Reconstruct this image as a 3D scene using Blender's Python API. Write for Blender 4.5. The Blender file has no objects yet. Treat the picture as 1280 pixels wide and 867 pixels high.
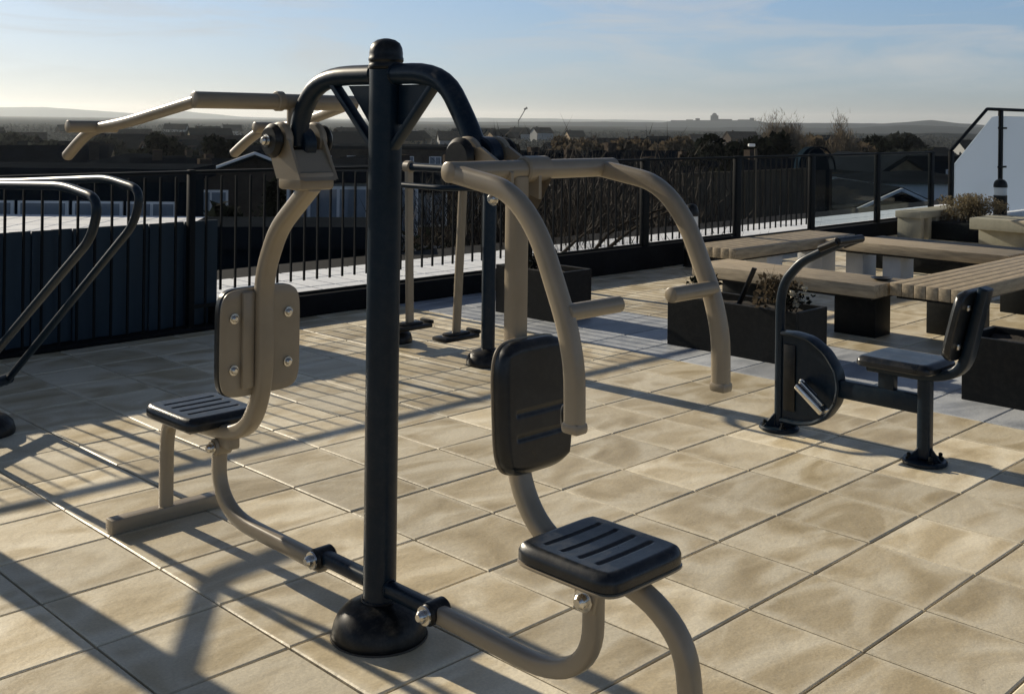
import bpy, bmesh, math, random
from mathutils import Vector, Matrix, noise
random.seed(7)
sc = bpy.context.scene
col = sc.collection
R = math.radians
EYE = 1.7; FOC = 1387.0

# ------------------------------------------------------------------ materials
def newmat(name):
    m = bpy.data.materials.new(name); m.use_nodes = True
    nt = m.node_tree; b = nt.nodes['Principled BSDF']
    return m, nt, b
def N(nt, t, **k):
    n = nt.nodes.new(t)
    for a, v in k.items():
        if a in n.inputs: n.inputs[a].default_value = v
        else: setattr(n, a, v)
    return n
def mat(name, c, rough=.6, dust=0., metal=0., var=.25, scale=6., bump=0., bscale=60., c2=None, coat=0., spec=.5, stretch=None):
    m, nt, b = newmat(name); L = nt.links
    tc = N(nt, 'ShaderNodeTexCoord'); mp = N(nt, 'ShaderNodeMapping')
    if stretch: mp.inputs['Scale'].default_value = stretch
    L.new(tc.outputs['Object'], mp.inputs['Vector'])
    n1 = N(nt, 'ShaderNodeTexNoise'); n1.inputs['Scale'].default_value = scale; n1.inputs['Detail'].default_value = 6
    n1.inputs['Roughness'].default_value = .65
    L.new(mp.outputs[0], n1.inputs['Vector'])
    cr = N(nt, 'ShaderNodeValToRGB'); cr.color_ramp.elements[0].position = .3; cr.color_ramp.elements[1].position = .7
    d = [max(0, v*(1-var)) for v in c]; e = c2 or [min(1, v*(1+var)) for v in c]
    cr.color_ramp.elements[0].color = (*d, 1); cr.color_ramp.elements[1].color = (*e, 1)
    L.new(n1.outputs['Fac'], cr.inputs['Fac']); L.new(cr.outputs['Color'], b.inputs['Base Color'])
    mr = N(nt, 'ShaderNodeMapRange'); mr.inputs['To Min'].default_value = max(.03, rough-.1); mr.inputs['To Max'].default_value = min(1, rough+.12)
    L.new(n1.outputs['Fac'], mr.inputs['Value']); L.new(mr.outputs[0], b.inputs['Roughness'])
    if dust:
        ge = N(nt, 'ShaderNodeNewGeometry'); sx = N(nt, 'ShaderNodeSeparateXYZ'); L.new(ge.outputs['Normal'], sx.inputs[0])
        up = N(nt, 'ShaderNodeMapRange'); up.inputs['From Min'].default_value = -.1; up.inputs['From Max'].default_value = 1; up.inputs['To Min'].default_value = .15; L.new(sx.outputs[2], up.inputs['Value'])
        nd = N(nt, 'ShaderNodeTexNoise'); nd.inputs['Scale'].default_value = 26; nd.inputs['Detail'].default_value = 9; nd.inputs['Roughness'].default_value = .8; L.new(tc.outputs['Object'], nd.inputs['Vector'])
        dr = N(nt, 'ShaderNodeMapRange'); dr.inputs['From Min'].default_value = .45; dr.inputs['From Max'].default_value = .75; dr.inputs['To Max'].default_value = dust; L.new(nd.outputs['Fac'], dr.inputs['Value'])
        mm = N(nt, 'ShaderNodeMath', operation='MULTIPLY'); L.new(up.outputs[0], mm.inputs[0]); L.new(dr.outputs[0], mm.inputs[1])
        dm = N(nt, 'ShaderNodeMix', data_type='RGBA'); L.new(mm.outputs[0], dm.inputs['Factor']); L.new(cr.outputs['Color'], dm.inputs['A']); dm.inputs['B'].default_value = (.4,.36,.29,1); L.new(dm.outputs['Result'], b.inputs['Base Color'])
    b.inputs['Metallic'].default_value = metal; b.inputs['Specular IOR Level'].default_value = spec
    b.inputs['Coat Weight'].default_value = coat; b.inputs['Coat Roughness'].default_value = .15
    if bump:
        n2 = N(nt, 'ShaderNodeTexNoise'); n2.inputs['Scale'].default_value = bscale; n2.inputs['Detail'].default_value = 4
        L.new(mp.outputs[0], n2.inputs['Vector'])
        bp = N(nt, 'ShaderNodeBump'); bp.inputs['Strength'].default_value = bump; bp.inputs['Distance'].default_value = .01
        L.new(n2.outputs['Fac'], bp.inputs['Height']); L.new(bp.outputs[0], b.inputs['Normal'])
    return m
def paving_mat(name, lo, hi, cream):
    m, nt, b = newmat(name); L = nt.links
    tc = N(nt, 'ShaderNodeTexCoord')
    at = N(nt, 'ShaderNodeAttribute'); at.attribute_name = 'tone'
    uv = N(nt, 'ShaderNodeUVMap'); uv.uv_map = 'tile'
    # every slab samples its own patch of the cloudy veining
    add = N(nt, 'ShaderNodeVectorMath', operation='MULTIPLY_ADD')
    L.new(at.outputs['Color'], add.inputs[0]); add.inputs[1].default_value = (37, 61, 23)
    L.new(tc.outputs['Object'], add.inputs[2])
    mp = N(nt, 'ShaderNodeMapping'); mp.inputs['Scale'].default_value = (1.0, 1.9, 1); mp.inputs['Rotation'].default_value = (0, 0, .35)
    L.new(add.outputs[0], mp.inputs['Vector'])
    n1 = N(nt, 'ShaderNodeTexNoise'); n1.inputs['Scale'].default_value = 1.5; n1.inputs['Detail'].default_value = 5; n1.inputs['Roughness'].default_value = .42; n1.inputs['Distortion'].default_value = 1.8
    L.new(mp.outputs[0], n1.inputs['Vector'])
    cr = N(nt, 'ShaderNodeValToRGB'); e = cr.color_ramp.elements
    e[0].position = .30; e[0].color = (*lo, 1); e[1].position = .46; e[1].color = (*hi, 1)
    x = e.new(.63); x.color = (*cream, 1)
    L.new(n1.outputs['Fac'], cr.inputs['Fac'])
    # paler worn rim of each slab
    sp = N(nt, 'ShaderNodeSeparateXYZ'); L.new(uv.outputs[0], sp.inputs[0])
    def edge(o):
        s = N(nt, 'ShaderNodeMath', operation='SUBTRACT'); L.new(o, s.inputs[0]); s.inputs[1].default_value = .5
        a = N(nt, 'ShaderNodeMath', operation='ABSOLUTE'); L.new(s.outputs[0], a.inputs[0]); return a.outputs[0]
    mx = N(nt, 'ShaderNodeMath', operation='MAXIMUM'); L.new(edge(sp.outputs[0]), mx.inputs[0]); L.new(edge(sp.outputs[1]), mx.inputs[1])
    n3 = N(nt, 'ShaderNodeTexNoise'); n3.inputs['Scale'].default_value = 5; n3.inputs['Detail'].default_value = 3; L.new(add.outputs[0], n3.inputs['Vector'])
    ad = N(nt, 'ShaderNodeMath', operation='MULTIPLY_ADD'); L.new(n3.outputs['Fac'], ad.inputs[0]); ad.inputs[1].default_value = .22; L.new(mx.outputs[0], ad.inputs[2])
    mr = N(nt, 'ShaderNodeMapRange'); mr.interpolation_type = 'SMOOTHSTEP'
    mr.inputs['From Min'].default_value = .52; mr.inputs['From Max'].default_value = .63; mr.inputs['To Max'].default_value = .8
    L.new(ad.outputs[0], mr.inputs['Value'])
    m1 = N(nt, 'ShaderNodeMix', data_type='RGBA'); L.new(mr.outputs[0], m1.inputs['Factor']); L.new(cr.outputs[0], m1.inputs['A']); m1.inputs['B'].default_value = (*cream, 1)
    # tone of the whole slab
    sp2 = N(nt, 'ShaderNodeSeparateColor'); L.new(at.outputs['Color'], sp2.inputs[0])
    tr = N(nt, 'ShaderNodeMapRange'); tr.inputs['To Min'].default_value = .78; tr.inputs['To Max'].default_value = 1.14; L.new(sp2.outputs[0], tr.inputs['Value'])
    n5 = N(nt, 'ShaderNodeTexNoise'); n5.inputs['Scale'].default_value = 90; n5.inputs['Detail'].default_value = 8; n5.inputs['Roughness'].default_value = .75; L.new(tc.outputs['Object'], n5.inputs['Vector'])
    fr = N(nt, 'ShaderNodeMapRange'); fr.inputs['From Min'].default_value = .3; fr.inputs['From Max'].default_value = .7; fr.inputs['To Min'].default_value = .80; fr.inputs['To Max'].default_value = 1.12; L.new(n5.outputs['Fac'], fr.inputs['Value'])
    # large stains across slabs
    n6 = N(nt, 'ShaderNodeTexNoise'); n6.inputs['Scale'].default_value = .9; n6.inputs['Detail'].default_value = 5; L.new(tc.outputs['Object'], n6.inputs['Vector'])
    sr = N(nt, 'ShaderNodeMapRange'); sr.inputs['From Min'].default_value = .35; sr.inputs['From Max'].default_value = .6; sr.inputs['To Min'].default_value = .88; sr.inputs['To Max'].default_value = 1.04; L.new(n6.outputs['Fac'], sr.inputs['Value'])
    k = N(nt, 'ShaderNodeMath', operation='MULTIPLY'); L.new(tr.outputs[0], k.inputs[0]); L.new(fr.outputs[0], k.inputs[1])
    k2 = N(nt, 'ShaderNodeMath', operation='MULTIPLY'); L.new(k.outputs[0], k2.inputs[0]); L.new(sr.outputs[0], k2.inputs[1])
    vm = N(nt, 'ShaderNodeVectorMath', operation='SCALE'); L.new(m1.outputs['Result'], vm.inputs[0]); L.new(k2.outputs[0], vm.inputs['Scale'])
    n7 = N(nt, 'ShaderNodeTexNoise'); n7.inputs['Scale'].default_value = 17; n7.inputs['Detail'].default_value = 6; n7.inputs['Roughness'].default_value = .7; L.new(tc.outputs['Object'], n7.inputs['Vector'])
    sp_ = N(nt, 'ShaderNodeMapRange'); sp_.inputs['From Min'].default_value = .655; sp_.inputs['From Max'].default_value = .72; sp_.inputs['To Max'].default_value = .35; L.new(n7.outputs['Fac'], sp_.inputs['Value'])
    ms_ = N(nt, 'ShaderNodeMix', data_type='RGBA'); L.new(sp_.outputs[0], ms_.inputs['Factor']); L.new(vm.outputs[0], ms_.inputs['A']); ms_.inputs['B'].default_value = (.2,.16,.11,1)
    L.new(ms_.outputs['Result'], b.inputs['Base Color'])
    rr = N(nt, 'ShaderNodeMapRange'); rr.inputs['To Min'].default_value = .32; rr.inputs['To Max'].default_value = .62; L.new(n1.outputs['Fac'], rr.inputs['Value']); L.new(rr.outputs[0], b.inputs['Roughness'])
    b.inputs['Specular IOR Level'].default_value = .35
    n4 = N(nt, 'ShaderNodeTexNoise'); n4.inputs['Scale'].default_value = 14; n4.inputs['Detail'].default_value = 9; n4.inputs['Roughness'].default_value = .6; L.new(add.outputs[0], n4.inputs['Vector'])
    bp = N(nt, 'ShaderNodeBump'); bp.inputs['Strength'].default_value = .35; bp.inputs['Distance'].default_value = .012; L.new(n4.outputs['Fac'], bp.inputs['Height']); L.new(bp.outputs[0], b.inputs['Normal'])
    return m
M = {}
M['tile'] = paving_mat('beige_paving', (.54,.44,.27), (.68,.575,.385), (.87,.785,.60))
M['grey_tile'] = paving_mat('grey_paving', (.36,.39,.43), (.47,.5,.54), (.6,.63,.66))
M['joint'] = mat('joint_sand', (.07,.062,.05), .95, bump=.3)
M['navy'] = mat('navy_paint', (.002,.012,.025), .36, var=.15, scale=3, coat=.06, spec=.22, dust=.14)
M['tan'] = mat('taupe_paint', (.28,.232,.165), .36, var=.12, scale=4, coat=.1, dust=.22)
M['pad'] = mat('black_moulded_pad', (.004,.007,.011), .30, var=.25, scale=8, bump=.06, bscale=500, spec=.45, dust=.16)
M['black'] = mat('black_plastic', (.004,.005,.006), .35, var=.3, spec=.3, dust=.2)
M['chrome'] = mat('steel', (.62,.6,.56), .22, metal=1, var=.1)
M['dark_metal'] = mat('dark_railing_metal', (.003,.005,.007), .6, var=.2, spec=.15)
M['screen'] = mat('navy_corrugated_sheet', (.024,.043,.062), .6, var=.2, scale=1.5, stretch=(4,4,.6), spec=.2)
M['kerb'] = mat('dark_concrete', (.009,.010,.012), .9, var=.35, bump=.4, bscale=30, spec=.1)
M['planter'] = mat('dark_planter', (.003,.005,.007), .55, var=.3, bump=.05, spec=.18, dust=.15)
M['soil'] = mat('soil', (.02,.015,.01), .95, bump=.6, bscale=50)
M['timber'] = mat('pale_timber', (.34,.275,.185), .6, var=.4, dust=.3, scale=5, stretch=(1,9,9), bump=.12, bscale=20)
M['timber_y'] = mat('pale_timber_across', (.34,.275,.185), .6, var=.4, dust=.3, scale=5, stretch=(9,1,9), bump=.12, bscale=20)
M['pale_stone'] = mat('pale_stone', (.42,.36,.26), .8, var=.15, bump=.25, bscale=40)
M['pale_leg'] = mat('pale_concrete', (.62,.64,.66), .75, var=.1, bump=.15)
M['white_roof'] = mat('pale_roof_slab', (.8,.82,.84), .55, var=.06, scale=2, bump=.1)
M['line'] = mat('roof_joint', (.12,.13,.15), .9)
M['dark_wall'] = mat('dark_blue_cladding', (.007,.013,.02), .8, var=.2, scale=1, spec=0)
M['board'] = mat('brown_boarding', (.08,.07,.055), .9, spec=.1, var=.4, scale=2, stretch=(8,8,.7))
M['brick'] = mat('dull_brick', (.055,.045,.038), .9, var=.35, scale=1.5, bump=.1, spec=0)
M['brick_warm'] = mat('warm_brick', (.26,.19,.11), .9, var=.3, scale=1.5)
M['slate'] = mat('slate_roof', (.012,.015,.019), .9, var=.3, scale=1.2, spec=0)
M['render'] = mat('pale_render', (.3,.31,.31), .85, var=.15, spec=0)
M['white'] = mat('white_paint', (.75,.76,.76), .5, var=.05)
M['pane'] = mat('window_pane', (.2,.24,.28), .12, var=.2, scale=1)
M['lens'] = mat('opal_lens', (.8,.8,.76), .35, var=.04)
M['bark'] = mat('bark', (.02,.016,.012), .9, var=.3, spec=.1)
M['twig'] = mat('pale_twig', (.04,.032,.024), .9, var=.3)
M['wisp'] = mat('pale_wispy_twigs', (.2,.165,.12), .9, var=.3, spec=0)
def leafmat(name, c):
    m = mat(name, c, .95, var=.4, scale=.9, spec=.03); nt = m.node_tree; b = nt.nodes['Principled BSDF']
    t = N(nt, 'ShaderNodeBsdfTranslucent'); x = N(nt, 'ShaderNodeMixShader'); x.inputs[0].default_value = .45
    nt.links.new(b.inputs['Base Color'].links[0].from_socket, t.inputs['Color']); nt.links.new(b.outputs[0], x.inputs[1]); nt.links.new(t.outputs[0], x.inputs[2])
    nt.links.new(x.outputs[0], nt.nodes['Material Output'].inputs['Surface']); return m
M['leaf_far'] = leafmat('far_foliage', (.045,.05,.052)); M['leaf_mid'] = leafmat('mid_foliage', (.022,.025,.023))  # far foliage has a bluish haze tint mixed into its colour
M['leaf_brown'] = leafmat('winter_foliage', (.075,.06,.042)); M['leaf_bush'] = leafmat('golden_bush', (.26,.2,.12))
M['leaf_dark'] = leafmat('dark_foliage', (.007,.009,.007)); M['petal'] = mat('pale_petals', (.45,.42,.34), .7)
M['field'] = mat('valley_floor', (.014,.016,.016), 1, var=.5, scale=.02, spec=0)
M['hill0'] = mat('valley_slope', (.022,.028,.033), 1, var=.35, scale=.02, spec=.0)  # distance haze is painted into the hill colours: blue-grey, palest on the farthest
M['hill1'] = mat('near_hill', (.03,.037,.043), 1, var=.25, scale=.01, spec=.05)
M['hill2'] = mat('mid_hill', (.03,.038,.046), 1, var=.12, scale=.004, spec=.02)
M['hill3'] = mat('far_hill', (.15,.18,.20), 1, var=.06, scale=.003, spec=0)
m, nt, b = newmat('frosted_glass'); M['frost'] = m
b.inputs['Base Color'].default_value = (.30,.40,.47,1); b.inputs['Roughness'].default_value = .45
nn = N(nt, 'ShaderNodeTexNoise'); nn.inputs['Scale'].default_value = 1.2; rr = N(nt, 'ShaderNodeValToRGB')
rr.color_ramp.elements[0].color = (.50,.58,.66,1); rr.color_ramp.elements[1].color = (.58,.66,.74,1)
nt.links.new(nn.outputs['Fac'], rr.inputs[0]); nt.links.new(rr.outputs[0], b.inputs['Base Color'])
tb = N(nt, 'ShaderNodeBsdfTranslucent'); tb.inputs['Color'].default_value = (.60,.66,.74,1)
ms = N(nt, 'ShaderNodeMixShader'); ms.inputs[0].default_value = .42
out = nt.nodes['Material Output']; nt.links.new(b.outputs[0], ms.inputs[1]); nt.links.new(tb.outputs[0], ms.inputs[2]); nt.links.new(ms.outputs[0], out.inputs['Surface'])
m, nt, b = newmat('tinted_glass'); M['glass'] = m
tr = N(nt, 'ShaderNodeBsdfTransparent'); tr.inputs['Color'].default_value = (.8,.85,.88,1)
gl = N(nt, 'ShaderNodeBsdfGlossy'); gl.inputs['Roughness'].default_value = .03; gl.inputs['Color'].default_value = (.8,.85,.9,1)
ms = N(nt, 'ShaderNodeMixShader'); ms.inputs[0].default_value = .06
nt.links.new(tr.outputs[0], ms.inputs[1]); nt.links.new(gl.outputs[0], ms.inputs[2]); nt.links.new(ms.outputs[0], nt.nodes['Material Output'].inputs['Surface'])

# ------------------------------------------------------------------ objects
ROOT = {}
def tag(o, label=None, cat=None, group=None, kind=None):
    if label: o['label'] = label
    if cat: o['category'] = cat
    if group: o['group'] = group
    if kind: o['kind'] = kind
    return o
def thing(name, loc, label, cat, group=None):
    o = bpy.data.objects.new(name, None); col.objects.link(o); o.empty_display_size = .1
    o.location = loc; ROOT[o] = Vector(loc); return tag(o, label, cat, group)
def link(name, bm, m, parent=None, smooth=True, loc=None, label=None):
    """bmesh in world coordinates -> ONE mesh object (relative to its thing's base)"""
    base = ROOT[parent] if parent is not None else Vector(loc or (0,0,0))
    bmesh.ops.translate(bm, verts=bm.verts, vec=-base)
    bmesh.ops.recalc_face_normals(bm, faces=bm.faces)
    me = bpy.data.meshes.new(name); bm.to_mesh(me); bm.free()
    return finish(name, me, m, parent, smooth, base, label)
def finish(name, me, m, parent, smooth, base, label=None):
    o = bpy.data.objects.new(name, me); col.objects.link(o)
    for x in (m if isinstance(m, (list, tuple)) else [m]): me.materials.append(x)
    if smooth:
        for p in me.polygons: p.use_smooth = True
        me.set_sharp_from_angle(angle=R(35))
    if parent is not None:
        o.parent = parent; ROOT[o] = base
    else:
        o.location = base; ROOT[o] = base
    if label: o['label'] = label
    return o
def BM(): return bmesh.new()
def arc(pts, fil):
    pts = [Vector(p) for p in pts]; out = [pts[0]]
    for i in range(1, len(pts)-1):
        p, a, c = pts[i], pts[i-1], pts[i+1]
        f = fil[i] if isinstance(fil, dict) and i in fil else (fil if not isinstance(fil, dict) else .04)
        d1 = min(f, (a-p).length*.49); d2 = min(f, (c-p).length*.49)
        s = p+(a-p).normalized()*d1; e = p+(c-p).normalized()*d2
        for k in range(7):
            t = k/6; out.append(s*(1-t)**2+p*2*t*(1-t)+e*t*t)
    out.append(pts[-1]); return out
def tube(bm, pts, r, fil=.05, seg=14, prof=None, up=(1,0,0), cap=True, rnd=.0):
    """swept tube; prof=(half width along up, half height) gives a rounded-rectangular section"""
    P = arc(pts, fil); n = len(P); rings = []; up = Vector(up); nrm = None
    for i, p in enumerate(P):
        t = (P[min(i+1, n-1)]-P[max(i-1, 0)]).normalized()
        if prof:
            u = (up-t*up.dot(t)).normalized(); v = t.cross(u)
        else:
            if nrm is None:
                q = Vector((0,0,1)) if abs(t.z) < .9 else Vector((1,0,0)); nrm = (q-t*q.dot(t)).normalized()
            else: nrm = (nrm-t*nrm.dot(t)).normalized()
            u = nrm; v = t.cross(u)
        rr = r[0]+(r[1]-r[0])*i/(n-1) if isinstance(r, (tuple, list)) else r
        ring = []
        for k in range(seg):
            a = 2*math.pi*k/seg; ca, sa = math.cos(a), math.sin(a)
            if prof:
                e = .5 if rnd == 0 else rnd
                x = math.copysign(abs(ca)**e, ca)*prof[0]; y = math.copysign(abs(sa)**e, sa)*prof[1]
            else: x, y = ca*rr, sa*rr
            ring.append(bm.verts.new(p+u*x+v*y))
        rings.append(ring)
    for a, b2 in zip(rings, rings[1:]):
        for k in range(seg): bm.faces.new((a[k], a[(k+1) % seg], b2[(k+1) % seg], b2[k]))
    if cap:
        for ring, p, s in ((rings[0], P[0], -1), (rings[-1], P[-1], 1)):
            t = (P[1]-P[0]).normalized() if s < 0 else (P[-1]-P[-2]).normalized()
            c = [bm.verts.new(p+(v.co-p)*.82+t*s*.12*(v.co-p).length) for v in ring]
            for k in range(seg): bm.faces.new((ring[k], ring[(k+1) % seg], c[(k+1) % seg], c[k]))
            bm.faces.new(c)
def box(bm, c, s, bev=.0, rz=0., mtx=None):
    r = bmesh.ops.create_cube(bm, size=1); vs = r['verts']
    bmesh.ops.scale(bm, verts=vs, vec=s)
    if bev:
        es = list({e for v in vs for e in v.link_edges})
        q = bmesh.ops.bevel(bm, geom=es, offset=bev, segments=2, profile=.5, affect='EDGES'); vs = list({v for f in q['faces'] for v in f.verts} | {v for v in vs if v.is_valid})
    if mtx is not None: bmesh.ops.transform(bm, matrix=mtx, verts=vs)
    elif rz: bmesh.ops.rotate(bm, cent=(0,0,0), matrix=Matrix.Rotation(rz, 3, 'Z'), verts=vs)
    bmesh.ops.translate(bm, verts=vs, vec=c); return vs
def lathe(bm, c, prof, seg=28, axis='Z'):
    """prof = [(r, h), ...] turned about an axis through c"""
    rings = []
    for r, h in prof:
        ring = []
        for k in range(seg):
            a = 2*math.pi*k/seg; x, y = r*math.cos(a), r*math.sin(a)
            v = {'Z': (x, y, h), 'X': (h, x, y), 'Y': (x, h, y)}[axis]
            ring.append(bm.verts.new(Vector(c)+Vector(v)))
        rings.append(ring)
    for a, b2 in zip(rings, rings[1:]):
        for k in range(seg): bm.faces.new((a[k], a[(k+1) % seg], b2[(k+1) % seg], b2[k]))
    bm.faces.new(rings[0]); bm.faces.new(rings[-1])
def disc(bm, c, r, h, axis='X', bev=.006, seg=24):
    lathe(bm, c, [(r-bev, -h/2), (r, -h/2+bev), (r, h/2-bev), (r-bev, h/2)], seg, axis)
def pad(bm, o, U, V, W, w, l, t, grooves=(), n=30, sag=0., ex=7.):
    """moulded cushion: U width, V length, W up; grooves = v positions (-1..1) pressed across it"""
    o, U, V, W = Vector(o), Vector(U).normalized(), Vector(V).normalized(), Vector(W).normalized()
    def pos(u, v):
        s = max(abs(u), abs(v)); d = (abs(u)**ex+abs(v)**ex)**(1/ex); k = s/d if d else 1
        k = 1+(k-1)*s**5; return u*k*w/2, v*k*l/2
    g = {}
    for i in range(n+1):
        for j in range(n+1):
            u, v = i/n*2-1, j/n*2-1; x, y = pos(u, v); e = 1-max(abs(u), abs(v))
            h = t*(1-.45*(1-min(e/.16, 1))**2.2)
            for gv in grooves:
                vv = 2*y/l
                if abs(u) < .70: h -= .0055*max(0, 1-(abs(vv-gv)/.05)**2)*min(1, (.70-abs(u))/.05)
            h -= sag*(1-u*u)*(1-v*v)
            g[i, j] = bm.verts.new(o+U*x+V*y+W*h)
    for i in range(n):
        for j in range(n): bm.faces.new((g[i,j], g[i+1,j], g[i+1,j+1], g[i,j+1]))
    rim = [(i,0) for i in range(n)]+[(n,j) for j in range(n)]+[(i,n) for i in range(n,0,-1)]+[(0,j) for j in range(n,0,-1)]
    prev = [g[k] for k in rim]
    for sc_, hh in ((1.0, .38), (1.0, .12), (.97, .0)):
        cur = []
        for i, j in rim:
            x, y = pos(i/n*2-1, j/n*2-1); cur.append(bm.verts.new(o+U*x*sc_+V*y*sc_+W*t*hh))
        for k in range(len(rim)):
            q = (k+1) % len(rim); bm.faces.new((prev[k], prev[q], cur[q], cur[k]))
        prev = cur
    bm.faces.new(prev)
def plate(bm, pts, th, axis=(1,0,0)):
    """flat plate: polygon pts extruded symmetrically along axis"""
    a = Vector(axis).normalized()*th/2; A_ = [bm.verts.new(Vector(p)-a) for p in pts]; B_ = [bm.verts.new(Vector(p)+a) for p in pts]
    bm.faces.new(A_); bm.faces.new(B_[::-1]); n = len(pts)
    for k in range(n): bm.faces.new((A_[k], A_[(k+1) % n], B_[(k+1) % n], B_[k]))
def horizon(px): return 150+.0122*(px-640)
def far(px, Y, py=None, z=0):
    """a point of the valley: bearing of a picture column, distance Y, height"""
    X = (px-640)/FOC*Y
    if py is not None: z = EYE-(py-horizon(px))*Y/FOC
    return Vector(((X+Y)*.70711, (Y-X)*.70711, z))

# ------------------------------------------------------------------ setting: paving
def paving(name, x0, x1, y0, y1, m, z=0.):
    tx, ty, ox, oy, gap, bv = .442, .431, 1.585, 1.715, .004, .005
    bm = BM(); cl = bm.loops.layers.color.new('tone'); uvl = bm.loops.layers.uv.new('tile')
    i0, i1 = math.floor((x0-ox)/tx), math.ceil((x1-ox)/tx); j0, j1 = math.floor((y0-oy)/ty), math.ceil((y1-oy)/ty)
    for i in range(i0, i1):
        for j in range(j0, j1):
            a0, a1 = max(ox+i*tx, x0)+gap, min(ox+(i+1)*tx, x1)-gap; c0, c1 = max(oy+j*ty, y0)+gap, min(oy+(j+1)*ty, y1)-gap
            if a1-a0 < .05 or c1-c0 < .05: continue
            rng = random.Random(i*977+j*31+5); tone = (rng.random(), rng.random(), rng.random(), 1)
            sx, sy, dz = rng.gauss(0, .0028), rng.gauss(0, .0028), rng.uniform(-.001, .001)
            cx, cy = (a0+a1)/2, (c0+c1)/2
            def q(x, y, h): return bm.verts.new((x+rng.uniform(-.0012,.0012), y+rng.uniform(-.0012,.0012), z+h+dz+(x-cx)*sx+(y-cy)*sy))
            lo = [q(a0,c0,-.03), q(a1,c0,-.03), q(a1,c1,-.03), q(a0,c1,-.03)]
            md = [q(a0,c0,-bv*.8), q(a1,c0,-bv*.8), q(a1,c1,-bv*.8), q(a0,c1,-bv*.8)]
            hi = [q(a0+bv,c0+bv,0), q(a1-bv,c0+bv,0), q(a1-bv,c1-bv,0), q(a0+bv,c1-bv,0)]
            fs = [bm.faces.new(hi)]
            for k in range(4):
                n_ = (k+1) % 4; fs.append(bm.faces.new((md[k], md[n_], hi[n_], hi[k]))); fs.append(bm.faces.new((lo[k], lo[n_], md[n_], md[k])))
            for f in fs:
                for lp in f.loops:
                    lp[cl] = tone; lp[uvl].uv = ((lp.vert.co.x-a0)/(a1-a0), (lp.vert.co.y-c0)/(c1-c0))
    return tag(link(name, bm, m, smooth=False), kind='structure')
paving('paving', -3.6, 6.45, -2.5, 7.92, M['tile'])
paving('grey_path', 6.45, 7.75, -2.5, 7.92, M['grey_tile'])
paving('seating_paving', 7.75, 24.5, -2.5, 7.92, M['tile'])
bm = BM(); box(bm, (10.4, 2.71, -.22), (28.4, 10.8, .4)); tag(link('terrace_slab', bm, M['joint'], smooth=False), kind='structure')
bm = BM()
for i in range(80):
    x = 3.2+i*.30
    for j in range(4): box(bm, (x+.15, 8.55+j*.52, -.03), (.272, .49, .05), .004)
tag(link('pale_roof_ledge', bm, M['white_roof'], smooth=False), kind='structure')
bm = BM(); box(bm, (15.4, 9.8, -.16), (24, 3.1, .2)); tag(link('ledge_base', bm, M['kerb'], smooth=False), kind='structure')
bm = BM(); box(bm, (10.4, 4.4, -5.4), (28, 12.6, 9.8)); tag(link('building_under_the_terrace', bm, M['dark_wall'], smooth=False), 'dark block of flats carrying the roof terrace, below the paving', 'building')

# kerb under the fence
k = BM()
for x0, x1, h in ((-3.8, 4.62, .035), (4.62, 8.2, .17), (8.2, 12.0, .26), (12.0, 19.2, .205)): box(k, ((x0+x1)/2, 8.06, h/2), (x1-x0-.004, .28, h), .012)
tag(link('kerb', k, M['kerb'], smooth=False), kind='structure')

# ------------------------------------------------------------------ MAIN MACHINE
def P(x, y, z): return (x, y, z)
def bolt(parent, c, ax, r=.014, name='bolt', m='chrome'):
    bm = BM(); d = Vector(ax); a = 'X' if abs(d.x) > .5 else ('Y' if abs(d.y) > .5 else 'Z')
    s = d.x+d.y+d.z
    lathe(bm, c, [(r*1.5, 0), (r*1.5, s*r*.35), (r, s*r*.4), (r*.95, s*r*1.1), (r*.55, s*r*1.5)], 12, a); return link(name, bm, M[m], parent)
PX_, PY_ = 2.29, 2.88
st = thing('gym_station', (PX_, PY_, 0), 'outdoor gym station, two taupe seats with press and pulldown arms on a tall navy post', 'gym equipment')
bm = BM(); lathe(bm, (PX_, PY_, 0), [(.0545, .05), (.0545, 1.86)], 40); post = link('post', bm, M['navy'], st)
bm = BM(); lathe(bm, (PX_, PY_, 0), [(.056, 1.862), (.058, 1.868), (.058, 1.876), (.0555, 1.88), (.0555, 1.885), (.058, 1.889), (.058, 1.898), (.0555, 1.902), (.0555, 1.915), (.053, 1.932), (.045, 1.948), (.03, 1.958), (.01, 1.963)], 40)
link('post_cap', bm, M['black'], st)
bm = BM(); lathe(bm, (PX_, PY_, 0), [(.152, .001), (.156, .008), (.155, .022), (.15, .045), (.138, .07), (.118, .092), (.092, .108), (.066, .117), (.057, .119)], 48); link('base_cover', bm, M['black'], st)
X = PX_
# curved top arms
for ys, nm in (([(2.86,1.845),(3.24,1.845),(3.365,1.72),(3.385,1.60)], 'top_arm'), ([(2.90,1.845),(2.60,1.845),(2.49,1.70),(2.425,1.585)], 'top_arm')):
    bm = BM(); tube(bm, [P(X, y, z) for y, z in ys], .034, fil={1: .17, 2: .1}, seg=20)
    c = ys[-1]; disc(bm, (X+.02, c[0], c[1]-.0), .064, .05, 'X'); a = link(nm, bm, M['navy'], st)
for y0, z0, y1, z1 in ((3.17,1.82,2.93,1.60), (2.62,1.82,2.84,1.60)):
    bm = BM(); tube(bm, [P(X,y0,z0), P(X,y1,z1)], .014, seg=10, prof=(.02,.012)); link('brace', bm, M['navy'], st)
for pts in ([(2.93,1.81),(3.10,1.81),(2.96,1.66),(2.93,1.66)], [(2.83,1.81),(2.68,1.81),(2.80,1.68),(2.83,1.68)]):
    bm = BM(); plate(bm, [P(X+.015, y, z) for y, z in pts], .006); link('gusset', bm, M['navy'], st)
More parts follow.
